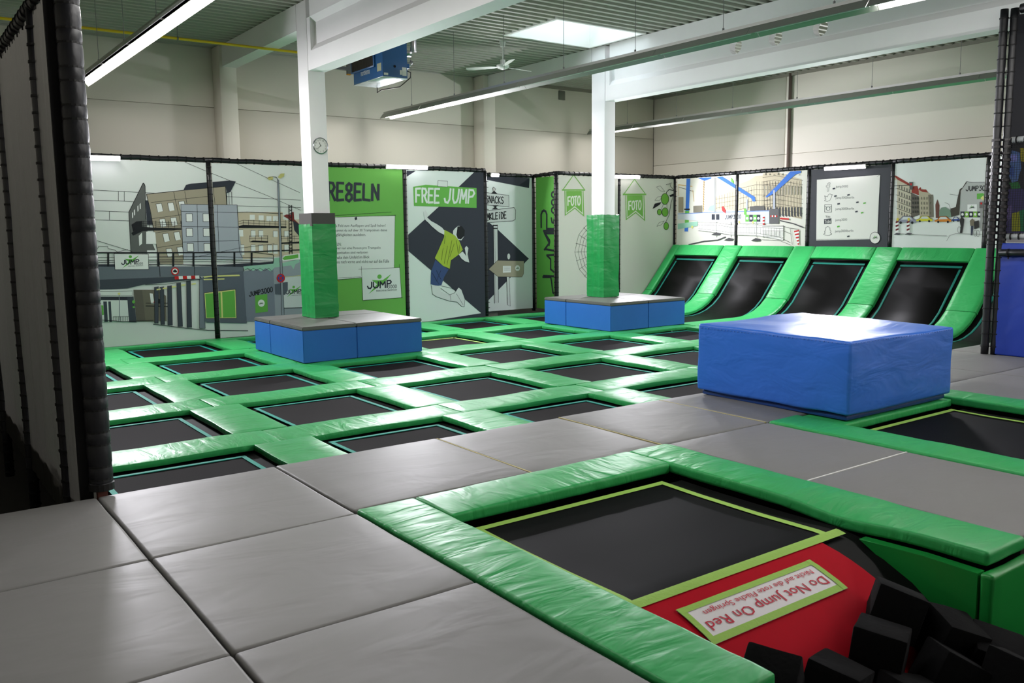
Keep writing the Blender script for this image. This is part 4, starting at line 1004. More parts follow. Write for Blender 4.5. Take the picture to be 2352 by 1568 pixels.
# jumper banner
LW.P(B, SL, (1105, 205), (1195, 205), (1110, 260)); LW.P(B, SL, (1738, 200), (1830, 195), (1842, 1500), (1795, 1495), (1115, 915), (1115, 790), (1405, 525), (1580, 350))
LW.P(B, SL, (1260, 1568), (1300, 1562), (1830, 1478), (1840, 1540))
LW.P(B, GN, (1172, 348), (1285, 330), (1742, 360), (1742, 538), (1178, 520)); LW.P(B, (212, 220, 216), (1395, 292), (1482, 298), (1480, 350), (1392, 345)); LW.L(B, .007, K, (1395, 292), (1482, 298), (1480, 350), (1392, 345), (1395, 292))
LW.hand(B, 'FREE', ((1195, 485), (1405, 495), (1410, 368), (1192, 362)), .045, (214, 224, 218), .25); LW.hand(B, 'JUMP', ((1452, 492), (1715, 495), (1728, 378), (1460, 366)), .045, (214, 224, 218), .25)
SK = (210, 216, 214)
LW.P(B, SK, (1275, 640), (1268, 590), (1258, 570), (1275, 575), (1280, 558), (1292, 575), (1302, 590), (1298, 625), (1330, 655), (1385, 685), (1430, 715), (1455, 745), (1450, 780), (1400, 755), (1340, 705), (1300, 665))
LW.P(B, SK, (1530, 745), (1548, 722), (1575, 700), (1610, 705), (1635, 740), (1632, 790), (1605, 830), (1570, 825), (1550, 790), (1530, 775)); LW.P(B, K, (1570, 705), (1610, 702), (1636, 740), (1632, 790), (1600, 822), (1572, 815), (1560, 780), (1566, 740))
LW.P(B, (160, 184, 62), (1452, 735), (1500, 760), (1550, 790), (1585, 835), (1618, 915), (1578, 960), (1510, 1010), (1500, 1085), (1440, 1060), (1366, 990), (1405, 905), (1450, 800))
LW.P(B, SK, (1580, 958), (1615, 930), (1640, 960), (1650, 975), (1635, 900), (1650, 880), (1668, 900), (1662, 945), (1678, 1030), (1640, 1020), (1600, 990))
LW.P(B, (58, 78, 122), (1370, 1005), (1440, 1062), (1490, 1092), (1450, 1160), (1425, 1235), (1385, 1240), (1328, 1225), (1332, 1110))
LW.P(B, SK, (1335, 1232), (1410, 1240), (1420, 1290), (1500, 1325), (1545, 1300), (1580, 1255), (1605, 1275), (1635, 1360), (1630, 1425), (1612, 1425), (1560, 1380), (1500, 1375), (1380, 1335), (1345, 1310))
LW.L(B, .008, K, (1335, 1235), (1345, 1315), (1380, 1338), (1500, 1378), (1565, 1385), (1612, 1428), (1632, 1425), (1637, 1360), (1605, 1272), (1580, 1252), (1545, 1302), (1500, 1320), (1420, 1262)); LW.L(B, .008, K, (1425, 1240), (1520, 1262), (1560, 1285)); LW.L(B, .007, K, (1505, 1325), (1510, 1375)); LW.L(B, .007, K, (1560, 1310), (1620, 1410))
LW.L(B, .008, K, (1300, 665), (1340, 708), (1400, 758), (1448, 782)); LW.L(B, .008, K, (1580, 958), (1605, 995), (1640, 1022), (1678, 1032), (1660, 950))
for a in (((1440, 900), (1425, 1010)), ((1480, 880), (1450, 1040)), ((1520, 830), (1475, 1050)), ((1540, 860), (1500, 980)), ((1560, 830), (1575, 940)), ((1590, 870), (1580, 950)), ((1460, 790), (1450, 860)), ((1340, 1120), (1400, 1220)), ((1380, 1100), (1420, 1180)), ((1420, 1100), (1380, 1200))): LW.L(B, .007, K, *a)
LW.finish()

SN = Wall('y', 17.42, -1)
SN.banner('signpost_banner', 11.40, 13.36, .02, 3.25, (216, 226, 222), 'banner with a drawn signpost for snacks and changing room in the alcove', 'print_mint')
SN.P(B, SL, (1830, 230), (2220, 270), (2215, 360), (1830, 285)); SN.P(B, SL, (1820, 640), (1880, 690), (1935, 735), (2213, 995), (1935, 1280), (1830, 1390))
SN.P(B, (206, 212, 210), (1780, 395), (2032, 425), (2035, 528), (1780, 508)); SN.L(B, .010, K, (1780, 395), (2032, 425), (2035, 528), (1780, 508)); SN.P(B, (206, 212, 210), (1780, 570), (1905, 550), (2080, 535), (2095, 560), (2092, 640), (2070, 655), (1780, 675)); SN.L(B, .012, K, (1780, 570), (2080, 535), (2094, 560), (2092, 640), (2070, 655), (1780, 675))
SN.hand(B, 'SNACKS', ((1825, 492), (1985, 500), (1985, 440), (1825, 428)), .024, K); SN.hand(B, 'UMKLEIDE', ((1810, 648), (2010, 632), (2008, 572), (1810, 592)), .024, K)
SN.P(B, K, (1885, 398), (1900, 385), (1935, 415), (1870, 410)); SN.P(B, (200, 200, 196), (1895, 350), (1912, 368), (1905, 388), (1892, 388), (1886, 365)); SN.L(B, .010, K, (1895, 350), (1912, 368), (1905, 388), (1892, 388), (1886, 365), (1895, 350)); SN.P(B, K, (1882, 515), (1938, 515), (1915, 530), (1935, 548), (1880, 552), (1905, 530))
SN.P(B, SK, (1893, 690), (1930, 690), (1938, 1280), (1935, 1395), (1905, 1395), (1900, 1200)); SN.L(B, .012, K, (1893, 690), (1903, 1395)); SN.L(B, .012, K, (1930, 690), (1938, 1390)); SN.L(B, .007, K, (1905, 730), (1915, 1390)); SN.P(B, K, (1888, 690), (1932, 690), (1932, 702), (1888, 702)); SN.P(B, K, (1888, 718), (1932, 718), (1932, 728), (1888, 728))
SN.P(B, SK, (2012, 1160), (2038, 1160), (2045, 1420), (2020, 1410)); SN.L(B, .010, K, (2012, 1160), (2020, 1410)); SN.L(B, .010, K, (2035, 1160), (2045, 1420))
SN.P(B, (164, 158, 138), (1850, 1090), (1930, 1010), (2168, 1015), (2165, 1130), (2150, 1160), (1935, 1158)); SN.L(B, .008, K, (1850, 1090), (1930, 1010), (2168, 1015), (2165, 1130), (2150, 1160), (1935, 1158), (1850, 1090)); SN.P(B, WH, (1978, 1060), (2050, 1060), (2050, 1118), (1978, 1122)); SN.O(B, WH, 2110, 1080, 22, 26); SN.logo(B, ((2095, 1092), (2126, 1090), (2126, 1070), (2095, 1072)), .005, tagline=False)
for y in (1070, 1080, 1090, 1100): SN.L(B, .004, K, (1988, y), (2042, y))
SN.O(B, SK, 2030, 975, 14, 28); SN.OL(B, .007, K, 2030, 975, 14, 28)
SN.finish()

GP = Wall('x', 13.40, -1)
GP.banner('name_banner', 16.62, 17.42, .02, 3.25, (84, 154, 62), 'narrow green banner with upright dark club lettering', 'print_deepgreen')
F_ = 'F'; GD = (38, 42, 48)
for st in ([(1280, 1270), (1278, 1040), (1300, 985), (1328, 965), (1362, 985), (1380, 1040), (1380, 1300), (1535, 1300)],
           [(1535, 1375), (1340, 1375), (1425, 1550), (1420, 1590)]): GP.L(F_, .055, GD, *st)
C_ = 'C'
for st in ([(198, 915), (245, 850), (245, 830), (190, 745), (300, 745)], [(205, 910), (300, 925)], [(220, 965), (255, 1000), (255, 1090), (290, 1120)], [(220, 965), (300, 960)], [(185, 1160), (255, 1160), (262, 1195), (275, 1300), (300, 1320)], [(190, 1150), (300, 1155)]): GP.L(C_, .05, GD, *st)
for cx, cy in ((1495, 670), (1495, 810), (1495, 950)): GP.OL(F_, .045, GD, cx+10, cy+10, 38, 50)
GP.L(F_, .045, GD, (1462, 1100), (1475, 1180), (1500, 1190), (1510, 1130), (1530, 1100))
GP.finish()

FW = Wall('y', 16.60, -1)
FW.banner('photo_banner', 13.44, 15.48, 0, 3.27, (212, 212, 202), 'pale banner with photo pennant and spider web beside the green banner', 'print_cream')
FW.banner('photo_banner', 15.48, 17.5, 0, 3.27, (212, 212, 202), 'pale banner with photo pennant and apple branch beside the ramps', 'print_cream')
GL = (120, 178, 84)
for dx, dy in ((0, 0), (548, 40)):
    def q(x, y): return (x+dx, y+dy)
    FW.L(C_, .022, GL, q(368, 370), q(460, 240), q(555, 368)); FW.P(C_, GL, q(355, 370), q(565, 370), q(565, 383), q(355, 383))
    FW.P(C_, GL, q(378, 385), q(548, 385), q(556, 618), q(472, 545), q(382, 610)); FW.P(C_, (212, 212, 202), q(386, 385), q(541, 385), q(546, 600), q(471, 534), q(390, 595)); FW.P(C_, GL, q(392, 385), q(533, 385), q(538, 582), q(470, 522), q(396, 582))
    FW.hand(C_, 'FOTO', (q(408, 515), q(520, 513), q(520, 432), q(406, 440)), .036, (222, 226, 214), .2)
wc = (800, 930)
for k in range(9):
    a = math.radians(125+k*14); FW.L(C_, .007, K, (wc[0]-60, wc[1]), (wc[0]+330*math.cos(a), wc[1]-330*math.sin(a)))
for rr in (330, 300, 272, 246, 222, 200):
    FW.L(C_, .006, K, *[(wc[0]+rr*math.cos(math.radians(125+k*14))*(.97 if k % 2 else 1), wc[1]-rr*math.sin(math.radians(125+k*14))) for k in range(9)])
FW.L(C_, .020, K, (1368, 385), (1320, 372), (1295, 400), (1300, 430)); FW.L(C_, .014, K, (1368, 385), (1330, 340), (1340, 310)); FW.L(C_, .014, K, (1365, 400), (1335, 500), (1320, 600), (1290, 665)); FW.L(C_, .010, K, (1270, 500), (1245, 560)); FW.L(C_, .010, K, (1300, 505), (1300, 540))
for x, y, rx, ry in ((1282, 458, 32, 48), (1232, 576, 18, 24), (1283, 576, 26, 38), (1293, 702, 20, 32)): FW.O(C_, K, x, y, rx+4, ry+4); FW.O(C_, (112, 172, 66), x, y, rx, ry)
for p in (((1170, 548), (1190, 500), (1250, 485), (1235, 510), (1195, 535)), ((1320, 425), (1370, 405), (1365, 430), (1330, 440))): FW.P(C_, K, *p)
for p in (((1205, 350), (1240, 340), (1280, 390), (1240, 385), (1205, 350)), ((1190, 470), (1215, 440), (1255, 435), (1235, 470), (1190, 470)), ((1208, 705), (1230, 670), (1275, 655), (1250, 690), (1208, 705)), ((1290, 330), (1330, 315), (1320, 330), (1290, 330))): FW.L(C_, .007, K, *p)
FW.finish()

RW = Wall('x', 17.50, -1)
RW.banner('site_banner', 14.5, 16.56, 1.40, 3.27, (216, 216, 206), 'printed mural banner with cranes, blue pipe and building-site fence', 'print_cream')
RW.banner('site_banner', 12.435, 14.5, 1.40, 3.27, (216, 216, 206), 'printed mural banner with palace facade and blue pipes', 'print_cream')
RW.banner('contact_banner', 10.386, 12.435, 1.40, 3.27, (60, 62, 68), 'dark banner with white sheet of contact names and icons', 'print_slate')
RW.banner('street_banner', 8.42, 10.386, 1.40, 3.27, (200, 204, 200), 'printed street banner with townhouses, cars and cyclists', 'print_pale')
RW.banner('street_banner', 6.3, 8.42, 1.40, 3.27, (200, 204, 200), 'end of the printed street mural behind the black posts', 'print_pale')
# first site banner
BL = (62, 112, 196); GO = (190, 150, 60)
RW.P(C_, (196, 186, 160), (1740, 440), (1830, 410), (1930, 330), (1930, 560), (1740, 560)); RW.P(C_, (196, 188, 164), (1930, 330), (2040, 290), (2100, 250), (2260, 240), (2352, 270), (2352, 560), (1930, 560)); RW.P('D', (190, 180, 156), (0, 230), (120, 215), (250, 250), (350, 280), (350, 640), (0, 560))
for k in range(26):
    x = 1750+k*24; y = 430-k*6 if x < 2100 else 300
    RW.L(C_, .006, K, (x, max(y, 280)), (x, 550))
for y in (330, 372, 420, 470, 520): RW.L(C_, .007, K, (1950, y+35), (2100, y), (2352, y+6))
for y in (450, 490, 530): RW.L(C_, .006, K, (1740, y+10), (1930, y-20))
for y in (262, 300, 330, 430, 470, 510, 560, 600): RW.L('D', .007, K, (0, y+4), (110, y-14), (360, y+30))
for k in range(13):
    x = 10+k*27; RW.L('D', .006, K, (x, 300), (x+4, 600)); RW.P('D', (150, 146, 132), (x+4, 340), (x+14, 340), (x+14, 420), (x+4, 420)); RW.P('D', (70, 72, 76), (x+4, 535), (x+16, 530), (x+18, 620), (x+4, 610))
for k in range(9): RW.P('D', (120, 116, 104), (20+k*38, 245), (28+k*38, 215+10*(k % 3)), (36+k*38, 245))
RW.L(C_, .016, GO, (1405, 330), (1530, 345)); RW.L(C_, .010, K, (1405, 350), (1540, 390)); RW.L(C_, .014, GO, (1410, 330), (1410, 430)); RW.L(C_, .014, GO, (1535, 380), (1545, 480)); RW.P(C_, (150, 140, 120), (1405, 440), (1450, 440), (1450, 580), (1405, 580)); RW.L(C_, .020, GO, (1636, 290), (1630, 570))
for k in range(12): RW.L(C_, .008, K, (1626, 300+k*22), (1642, 312+k*22))
RW.P(C_, BL, (1478, 275), (1512, 275), (1500, 560), (1492, 750), (1460, 750), (1470, 540)); RW.P(C_, GN, (1466, 565), (1502, 565), (1498, 700), (1462, 700)); RW.P(C_, K, (1458, 545), (1508, 545), (1506, 558), (1458, 556)); RW.O(C_, WH, 1478, 692, 12, 14)
RW.P(C_, BL, (1580, 268), (1700, 262), (1700, 275), (1640, 295)); RW.P(C_, (150, 152, 150), (1725, 265), (1742, 265), (1742, 660), (1725, 660)); RW.P(C_, BL, (1750, 262), (1800, 255), (2095, 440), (2100, 480), (2075, 480), (2065, 455)); RW.P(C_, BL, (2190, 440), (2260, 370), (2352, 290), (2352, 330), (2280, 400), (2200, 445)); RW.P('D', BL, (25, 440), (90, 380), (250, 210), (345, 205), (345, 225), (300, 235), (140, 375), (45, 435)); RW.P('D', LG, (95, 380), (112, 380), (112, 560), (95, 560))
RW.P(C_, LG, (2015, 460), (2030, 460), (2030, 560), (2015, 560)); RW.P(C_, LG, (2262, 400), (2278, 400), (2278, 560), (2262, 560)); RW.P(C_, GN, (1880, 262), (1905, 300), (1905, 320), (1880, 300)); RW.P(C_, (90, 90, 88), (2050, 525), (2180, 518), (2182, 565), (2050, 565))
RW.P(C_, (150, 190, 170), (1670, 560), (1690, 520), (1730, 510), (1730, 570)); RW.P(C_, (120, 116, 104), (1540, 520), (1620, 515), (1620, 580), (1540, 580))
RW.P(C_, (200, 206, 214), (1400, 590), (1720, 580), (1800, 575), (2225, 560), (2225, 680), (1800, 670), (1400, 640)); RW.L(C_, .014, BL, (1400, 592), (1800, 575), (2225, 565)); RW.P(C_, (96, 96, 98), (2230, 548), (2312, 548), (2312, 680), (2228, 682)); RW.P('D', (96, 96, 98), (64, 548), (145, 548), (142, 682), (62, 680))
RW.hand(C_, 'JUMP3000', ((1825, 640), (1970, 632), (1970, 600), (1825, 605)), .014, K)
for x in (2010, 2045, 2080, 2112): RW.P(C_, GN if x in (2010, 2080) else SL, (x, 600), (x+33, 600), (x+33, 662), (x, 662)); RW.O(C_, WH, x+16, 632, 11, 12)
for x in (1705, 1745): RW.P(C_, SL, (x, 595), (x+30, 595), (x+30, 645), (x, 645))
RW.P(C_, (180, 60, 60), (1795, 530), (1810, 520), (1832, 560), (1832, 590), (1800, 565)); RW.P(C_, GN, (1998, 545), (2020, 545), (2022, 600), (1998, 600)); RW.P(C_, MT, (1400, 680), (1580, 660), (1580, 700), (1400, 730))
for x, y in ((1955, 665), (2078, 668), (1530, 710)): RW.O(C_, (206, 210, 120), x, y, 9, 12)
for k in range(5): RW.P(C_, RD if k % 2 == 0 else WH, (2166, 620+k*14), (2184, 618+k*14), (2184, 632+k*14), (2166, 634+k*14)); RW.P(C_, RD if k % 2 == 0 else WH, (2235+k*13, 605), (2246+k*13, 605), (2246+k*13, 620), (2235+k*13, 620))
# site fence
RW.P(C_, (226, 226, 220), (1585, 670), (1750, 672), (1880, 690), (2110, 690), (2352, 700), (2352, 830), (2110, 790), (1880, 780), (1750, 760), (1585, 740))
for a in (((1585, 670), (1750, 672), (1880, 690), (2110, 690), (2352, 700)), ((1585, 690), (1750, 692), (1880, 712), (2110, 712), (2352, 725)), ((1585, 742), (1750, 762), (1880, 782), (2110, 785), (2352, 830)), ((1585, 725), (1750, 742), (1880, 762), (2110, 765), (2352, 805))): RW.L(C_, .007, K, *a)
for k in range(30): x = 1595+k*25; RW.L(C_, .005, K, (x, 692+k*1.0), (x, 728+k*2.2))
for x in (1750, 1880, 2110): RW.L(C_, .016, (150, 150, 150), (x, 665), (x, 800))
for x, y in ((1745, 772), (1860, 822), (2105, 825)): RW.P(C_, (72, 72, 74), (x-45, y+8), (x, y-16), (x+45, y-6), (x+35, y+12), (x, y+14))
RW.L(C_, .030, (72, 72, 74), (1500, 868), (1640, 838), (1760, 828), (1830, 800))
for a in (((0, 705), (190, 705), (250, 720), (330, 730)), ((0, 745), (190, 745), (250, 770)), ((0, 800), (150, 800), (250, 850)), ((0, 825), (150, 830), (250, 870)), ((190, 695), (195, 740)), ((250, 720), (270, 870))): RW.L('D', .008, K, *a)
for k in range(9): RW.P('D', RD if k % 2 == 0 else WH, (285+k*4, 745+k*14), (330, 735+k*15), (330, 750+k*15), (287+k*4, 758+k*14))
for k in range(16): RW.L('D', .005, K, (10+k*12, 752), (10+k*12, 795))
RW.L('D', .026, (72, 72, 74), (160, 652), (280, 680), (370, 715)); RW.P('D', RD, (160, 625), (240, 632), (240, 645), (160, 640))
for k in range(5): RW.P('D', RD if k % 2 == 0 else WH, (6, 620+k*14), (20, 618+k*14), (20, 632+k*14), (6, 634+k*14))
# contact banner
D_ = 'D'
RW.P(D_, (222, 222, 216), (488, 285), (1058, 240), (1045, 470), (1030, 820), (482, 830)); RW.L(D_, .007, K, (560, 272), (1058, 240)); RW.L(D_, .006, K, (1030, 255), (1060, 240), (1050, 600), (1030, 825)); RW.L(D_, .006, K, (482, 822), (1000, 818))
CT = (70, 74, 78)
for body, x0, x1, y in (('jump3000', 658, 768, 358), ('jump3000berlin', 656, 824, 458), ('jump3000berlin', 655, 822, 558), ('jump3000', 654, 760, 658), ('jump3000berlin', 652, 817, 758)):
    RW.text(D_, body, ((x0, y+6), (x1, y+2), (x1, y-26), (x0, y-22)), CT)
RW.L(D_, .007, CT, (580, 388), (582, 350), (572, 350), (572, 338), (582, 338), (583, 322), (595, 312), (607, 312), (607, 325), (597, 326), (596, 338), (606, 338), (604, 350), (596, 350), (594, 388), (580, 388))
RW.L(D_, .007, CT, (556, 430), (585, 438), (590, 420), (605, 412), (620, 420), (628, 418), (618, 440), (605, 470), (580, 480), (556, 472), (570, 462), (558, 448), (566, 446), (556, 430))
for p in (((558, 510), (620, 510), (620, 576), (558, 576), (558, 510)), ((558, 528), (575, 528)), ((604, 528), (620, 528))): RW.L(D_, .010, CT, *p)
RW.OL(D_, .010, CT, 589, 545, 17, 17); RW.text(D_, 'You', ((566, 628), (606, 626), (606, 604), (566, 606)), CT); RW.P(D_, CT, (553, 640), (618, 632), (618, 680), (553, 684)); RW.text(D_, 'Tube', ((558, 676), (613, 672), (613, 642), (558, 648)), (222, 222, 216))
RW.L(D_, .007, CT, (547, 775), (562, 765), (556, 750), (565, 740), (566, 718), (585, 704), (605, 716), (606, 738), (616, 748), (608, 762), (622, 772), (608, 780), (600, 786), (585, 786), (565, 784), (547, 775))
for x, y, c_ in ((642, 365, SL), (655, 432, SL), (773, 422, SL), (684, 502, SL), (853, 488, SL), (918, 495, GN), (845, 572, SL), (895, 582, GN), (682, 706, GN), (772, 795, SL)): RW.P(D_, c_, (x-12, y-4), (x+10, y-9), (x+12, y+3), (x-10, y+8))
RW.O(D_, K, 1012, 808, 48, 54); RW.O(D_, (222, 222, 216), 1012, 808, 44, 50); RW.logo(D_, ((990, 828), (1042, 822), (1042, 785), (990, 790)), .006, tagline=False)
# street banner
RW.P(D_, (190, 184, 164), (1185, 260), (1340, 340), (1340, 640), (1200, 655)); RW.P(D_, (208, 210, 208), (1160, 280), (1210, 290), (1210, 655), (1160, 660)); RW.P(D_, (146, 62, 52), (1178, 245), (1200, 248), (1340, 330), (1340, 350), (1215, 285)); RW.P(D_, (96, 92, 84), (1335, 400), (1420, 440), (1415, 600), (1335, 630)); RW.P(D_, (146, 62, 52), (1345, 345), (1392, 340), (1420, 430), (1340, 400))
RW.P(D_, (180, 172, 150), (1405, 380), (1440, 365), (1490, 400), (1535, 430), (1540, 625), (1415, 630)); RW.P(D_, (146, 62, 52), (1400, 372), (1420, 350), (1430, 372), (1470, 372), (1490, 400), (1440, 395)); RW.P(D_, (120, 116, 104), (1490, 420), (1535, 418), (1540, 620), (1500, 620)); RW.P(D_, (110, 72, 64), (1555, 510), (1573, 460), (1592, 515), (1588, 630), (1558, 630))
for k in range(5):
    for r_ in range(5): x = 1225+k*23; y = 330+r_*58+k*10; RW.P(D_, (112, 110, 102), (x, y), (x+10, y+4), (x+10, y+34), (x, y+32))
for k in range(4):
    for r_ in range(4): x = 1425+k*25; y = 440+r_*44; RW.P(D_, (120, 116, 104), (x, y), (x+9, y), (x+9, y+24), (x, y+24))
for k in range(3):
    for r_ in range(4): x = 1348+k*22; y = 440+r_*40; RW.P(D_, (60, 60, 58), (x, y), (x+10, y+3), (x+10, y+24), (x, y+22))
for y in (390, 450, 510, 570): RW.L(D_, .007, K, (1205, y-30), (1340, y+20))
RW.P(D_, (120, 146, 128), (1590, 570), (1610, 535), (1650, 530), (1690, 560), (1700, 620), (1590, 630)); RW.P(D_, (70, 66, 60), (1690, 545), (1740, 530), (1760, 430), (1775, 370), (1800, 355), (1835, 300), (1840, 300), (1835, 325), (1790, 385), (1780, 430), (1770, 600), (1700, 620))
RW.P(D_, (180, 184, 182), (1785, 385), (1840, 310), (2050, 305), (2050, 600), (1780, 600)); RW.L(D_, .008, K, (1840, 300), (1880, 310), (2050, 305)); RW.hand(D_, 'JUMP3000', ((1832, 385), (2062, 380), (2062, 336), (1835, 345)), .016, (60, 60, 62))
RW.P(D_, GN, (1930, 410), (1985, 405), (2000, 420), (1985, 432), (1990, 455), (1930, 460)); RW.P(D_, YL, (1962, 450), (1985, 430), (2005, 450), (1985, 472)); RW.P(D_, WH, (1845, 508), (1930, 505), (1930, 570), (1845, 572)); RW.logo(D_, ((1862, 552), (1915, 550), (1915, 515), (1862, 518)), .006, tagline=False)
for k in range(7): RW.P(D_, SL if k % 2 == 0 else (120, 170, 70), (1783+k*38, 570), (1820+k*38, 570), (1820+k*38, 622), (1783+k*38, 622)); RW.O(D_, WH, 1801+k*38, 596, 11, 12)
RW.L(D_, .010, K, (1165, 340), (1330, 332)); RW.P(D_, (90, 90, 90), (1322, 305), (1355, 305), (1352, 375), (1325, 372)); RW.O(D_, RD, 1338, 325, 9, 10)
def car(x, y, w_, h, rgb):
    RW.P(D_, rgb, (x, y), (x+w_*.18, y-h*.25), (x+w_*.32, y-h), (x+w_*.72, y-h), (x+w_*.88, y-h*.35), (x+w_, y-h*.2), (x+w_, y+h*.35), (x, y+h*.35)); RW.P(D_, (200, 206, 206), (x+w_*.25, y-h*.25), (x+w_*.36, y-h*.85), (x+w_*.68, y-h*.85), (x+w_*.8, y-h*.3))
    RW.L(D_, .007, K, (x, y), (x+w_*.18, y-h*.25), (x+w_*.32, y-h), (x+w_*.72, y-h), (x+w_*.88, y-h*.35), (x+w_, y-h*.2))
    for u in (.22, .8): RW.O(D_, K, x+w_*u, y+h*.38, h*.27, h*.3)
car(1205, 655, 180, 42, (140, 142, 160)); car(1385, 645, 145, 34, (206, 200, 60)); car(1550, 650, 150, 36, (206, 128, 50)); car(1705, 645, 70, 26, (60, 80, 150))
for x in (1200, 1300):
    for k in range(6): RW.P(D_, (110, 40, 44) if k % 2 == 0 else WH, (x, 660+k*17), (x+26, 652+k*17), (x+25, 669+k*17), (x, 677+k*17))
    RW.P(D_, (72, 72, 80), (x-18, 778), (x+10, 762), (x+50, 768), (x+30, 782)); RW.O(D_, (206, 190, 80), x+18, 642, 11, 14)
RW.P(D_, (52, 52, 50), (1775, 650), (1795, 615), (1818, 640), (1812, 700), (1800, 765), (1778, 765), (1785, 700)); RW.P(D_, (120, 112, 96), (1868, 655), (1890, 632), (1910, 650), (1905, 700), (1872, 700)); RW.P(D_, (60, 66, 82), (1878, 700), (1902, 700), (1892, 785), (1876, 785)); RW.P(D_, (56, 54, 54), (1905, 660), (1950, 650), (1952, 715), (1908, 730))
for x, y in ((1772, 735), (1918, 765), (1942, 768)): RW.OL(D_, .006, (96, 96, 96), x, y, 14, 28)
RW.P(D_, (150, 150, 150), (1960, 480), (1985, 480), (1985, 745), (1965, 745)); RW.P(D_, (110, 106, 106), (1955, 485), (1985, 485), (1985, 540), (1955, 540)); RW.O(D_, RD, 1972, 498, 9, 10)
for a in (((1240, 770), (1420, 780), (1660, 790)), ((1660, 835), (1690, 785), (1740, 770), (1990, 775)), ((1690, 415), (1760, 425)), ((1645, 490), (1680, 505), (1700, 560))): RW.L(D_, .007, (110, 110, 108), *a)
RW.finish()

# ================================================================== LEFT SIDE SCREEN (seen from its back) AND BLACK POLE
f = empty('screen_frame', (1.12, 9.5, 0)); tag(f, 'dark tube frame of the side screen behind the black padded pole', 'frame')
ysd = [7.62, 9.80, 11.9, 14.0, 16.4]
for y in ysd: post(f, 0, y-9.5, -.9, 3.72, .05, face=(0, 1))
for a, b in zip([6.15]+ysd, ysd): rail(f, (0, a-9.5, 3.70), (0, b-9.5, 3.70), .05)
for n, (a, b) in enumerate(zip([6.15]+ysd, ysd)):
    mb = MB(); vs = []; nn = 14
    for i in range(nn+1):
        for k in range(nn+1):
            y = a+.07+(b-a-.14)*i/nn; z = -.35+4.0*k/nn
            vs.append((1.12+.025*math.sin(i*1.7+n)*math.sin(math.pi*k/nn)+.012*math.sin(i*3.1+k*.4), y, z))
    mb.add(vs, [(i*(nn+1)+k, (i+1)*(nn+1)+k, (i+1)*(nn+1)+k+1, i*(nn+1)+k+1) for i in range(nn) for k in range(nn)], FABD)
    tag(mb.build('side_screen', None, True), 'dark grey fabric screen %s, seen from the back' % ('laced to the black padded pole' if n == 0 else '%s along from the black padded pole' % ORD[n]), 'screen', 'side screens of the court')
r = empty('padded_pole', (1.10, 6.17, G-.05))
zt = 3.95
ties = []
z = .16
while z < zt-G: ties += [z, z+.085]; z += .232
prof = []
zz = .12
R0 = .074
prof = [(R0*.9, .10), (R0*1.02, .13)]
for a, b in zip([.13]+ties, ties+[zt]):
    if b-a < .02: continue
    prof += [(R0*.965, a+.006), (R0*1.02, a+.03 if b-a > .1 else a+.02), (R0*1.02, b-.03 if b-a > .1 else b-.02), (R0*.965, b-.006)]
link('sleeve', lathe(prof, TUBEB, 24, 'sleeve'), r)
mb = MB(); mb.box((-.03, -.03, -.12), (.03, .03, .11), RUST); mb.build('steel_foot', r)
mb = MB(); mb.tube([(0, 0, .085), (0, 0, .13)], R0*1.08, ROPE, 16); mb.build('cuff', r)
for i, z in enumerate(ties):
    mb = MB(); mb.tube([(0, 0, z-.006), (0, 0, z+.006)], R0*1.0, ROPE, 16); ct_ = mb.build('cable_tie', r)
    if i % 2 == 0:
        mb = MB(); a0 = Vector((-R0*1.0, .055, z+.02)); mb.tube([a0+Vector((math.cos(t)*.012, 0, math.sin(t)*.012)) for t in [k*math.pi/5 for k in range(11)]], .004, STEEL, 6); mb.build('screw_eye', ct_)
mb = MB(); mb.box((-R0*1.0-.05, .04, 0), (-R0*.6, .07, zt-.1), mat('black_hem', (20, 20, 22), .7, .2)); mb.build('hem_strip', r)
tag(r, 'tall black padded pole with cable ties at the corner of the grey walkway', 'padded pole')

# ================================================================== RIGHT STRUCTURE
f = empty('climbing_frame', (11.93, 5.5, G)); tag(f, 'black padded post frame beside the ramps carrying screens and the blue wall pad', 'frame')
for dx, dy, rr in ((-.05, .13, .05), (.015, .03, .055)):
    n = 34; h = 4.42; mb = MB()
    mb.tube([(dx, dy, h*k/n) for k in range(n+1)], [rr*(1.0 if k % 2 else .94) for k in range(n+1)], TUBEP, 14); mb.build('post', f, True)
    mb = MB()
    for k in range(26): mb.tube([(dx, dy, .1+k*.168), (dx, dy, .114+k*.168)], rr+.006, ROPE, 12)
    mb.build('lacing', f)['kind'] = 'stuff'
    mb = MB()
    for k in range(16): z = 1.5+k*.085; mb.tube([(dx, dy, z), (dx, dy, z+.03)], rr+.012, mat('shiny_black_tape', (30, 28, 32), .15, .6), 12)
    mb.build('tape_wrap', f)['kind'] = 'stuff'
rail(f, (0, -.05, 4.40), (0, -2.6, 4.40), .06)
rail(f, (0, -.05, 2.78), (0, -2.6, 2.78), .042, .1, SILVER)
rail(f, (0, -.05, 1.555), (0, -2.6, 1.555), .042, .1, SILVER)
rail(f, (-.07, -.0, 1.345), (-.07, -2.6, 1.345), .048, .2)
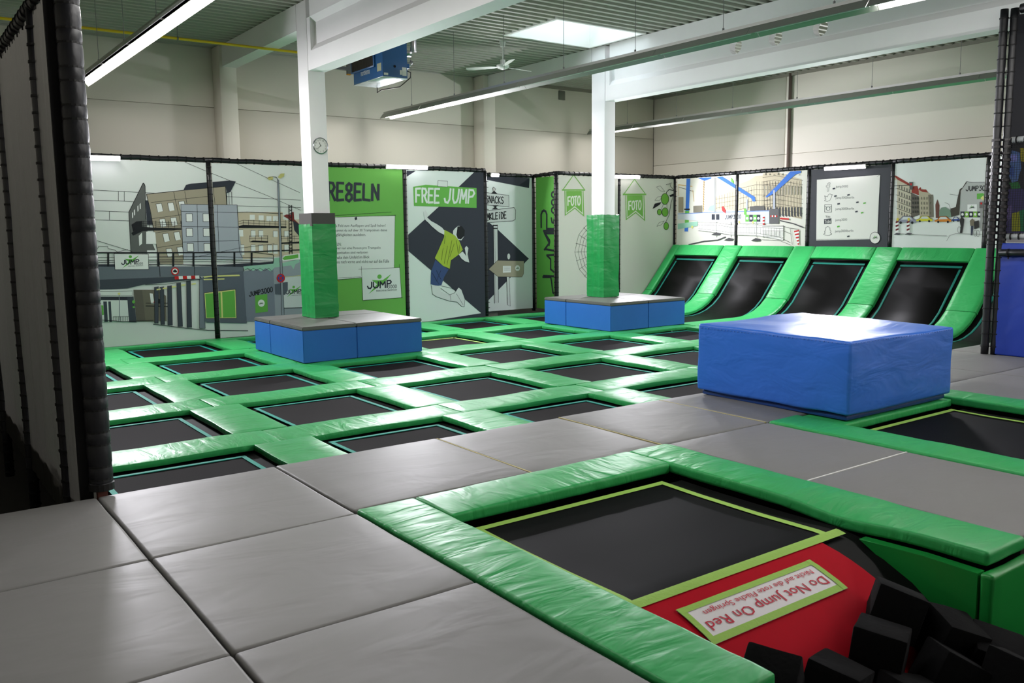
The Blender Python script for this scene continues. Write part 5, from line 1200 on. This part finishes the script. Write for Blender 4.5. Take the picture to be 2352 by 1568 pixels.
mb = MB(); mb.box((11.92, 2.9, G+2.82), (11.93, 5.54, G+4.33), FABK); tag(mb.build('dark_screen'), 'plain black fabric screen at the top of the post frame', 'screen')
tag(link('wall_pad', rbox('wall_pad', (11.9, 2.9, G+.003), (11.98, 5.54, G+1.47), mat('deep_blue_vinyl', (26, 54, 150), .45, .4, bump=((2, 2, 2), .02, 2)), .02, 3)), 'upright deep blue vinyl wall pad beside the ramps', 'wall pad')
mb = MB(); mb.box((11.905, 2.9, G+1.475), (11.945, 5.45, G+1.52), mat('grey_ledge', (110, 108, 112), .6, .3)); tag(mb.build('pad_ledge'), 'grey ledge strip on top of the deep blue wall pad', 'ledge')
PW = Wall('x', 11.94, -1)
PW.banner('portrait_banner', 2.9, 5.60, G+1.56, G+2.76, (18, 18, 24), 'dark printed portrait of a figure in blue and violet body paint behind netting', 'print_night')
p = lambda *a: PW.P('P', *a)
p((44, 40, 74), (2305, 450), (2318, 435), (2330, 430), (2352, 435), (2352, 535), (2296, 535)); p((70, 60, 96), (2300, 480), (2325, 470), (2322, 500), (2298, 530)); p((58, 80, 120), (2313, 372), (2325, 345), (2342, 350), (2346, 385), (2338, 415), (2325, 420), (2316, 400)); p((92, 96, 150), (2322, 355), (2336, 355), (2336, 370), (2320, 372)); p((40, 60, 110), (2318, 385), (2328, 380), (2330, 405), (2322, 405)); p((30, 84, 40), (2318, 420), (2340, 418), (2345, 432), (2325, 434)); p((104, 108, 24), (2325, 490), (2342, 485), (2345, 530), (2324, 532)); p((24, 84, 52), (2342, 485), (2352, 480), (2352, 532), (2344, 530)); p((110, 104, 20), (2343, 340), (2352, 340), (2352, 372), (2345, 370))
PW.finish()
nt_ = MB()
for k in range(38): y = 5.52-k*.03; nt_.box((11.898, y, G+1.56), (11.901, y+.004, G+2.76), ROPE)
for k in range(40): z = G+1.56+k*.03; nt_.box((11.898, 4.4, z), (11.901, 5.53, z+.004), ROPE)
tag(nt_.build('safety_net'), 'fine black safety netting stretched over the dark portrait', 'net')
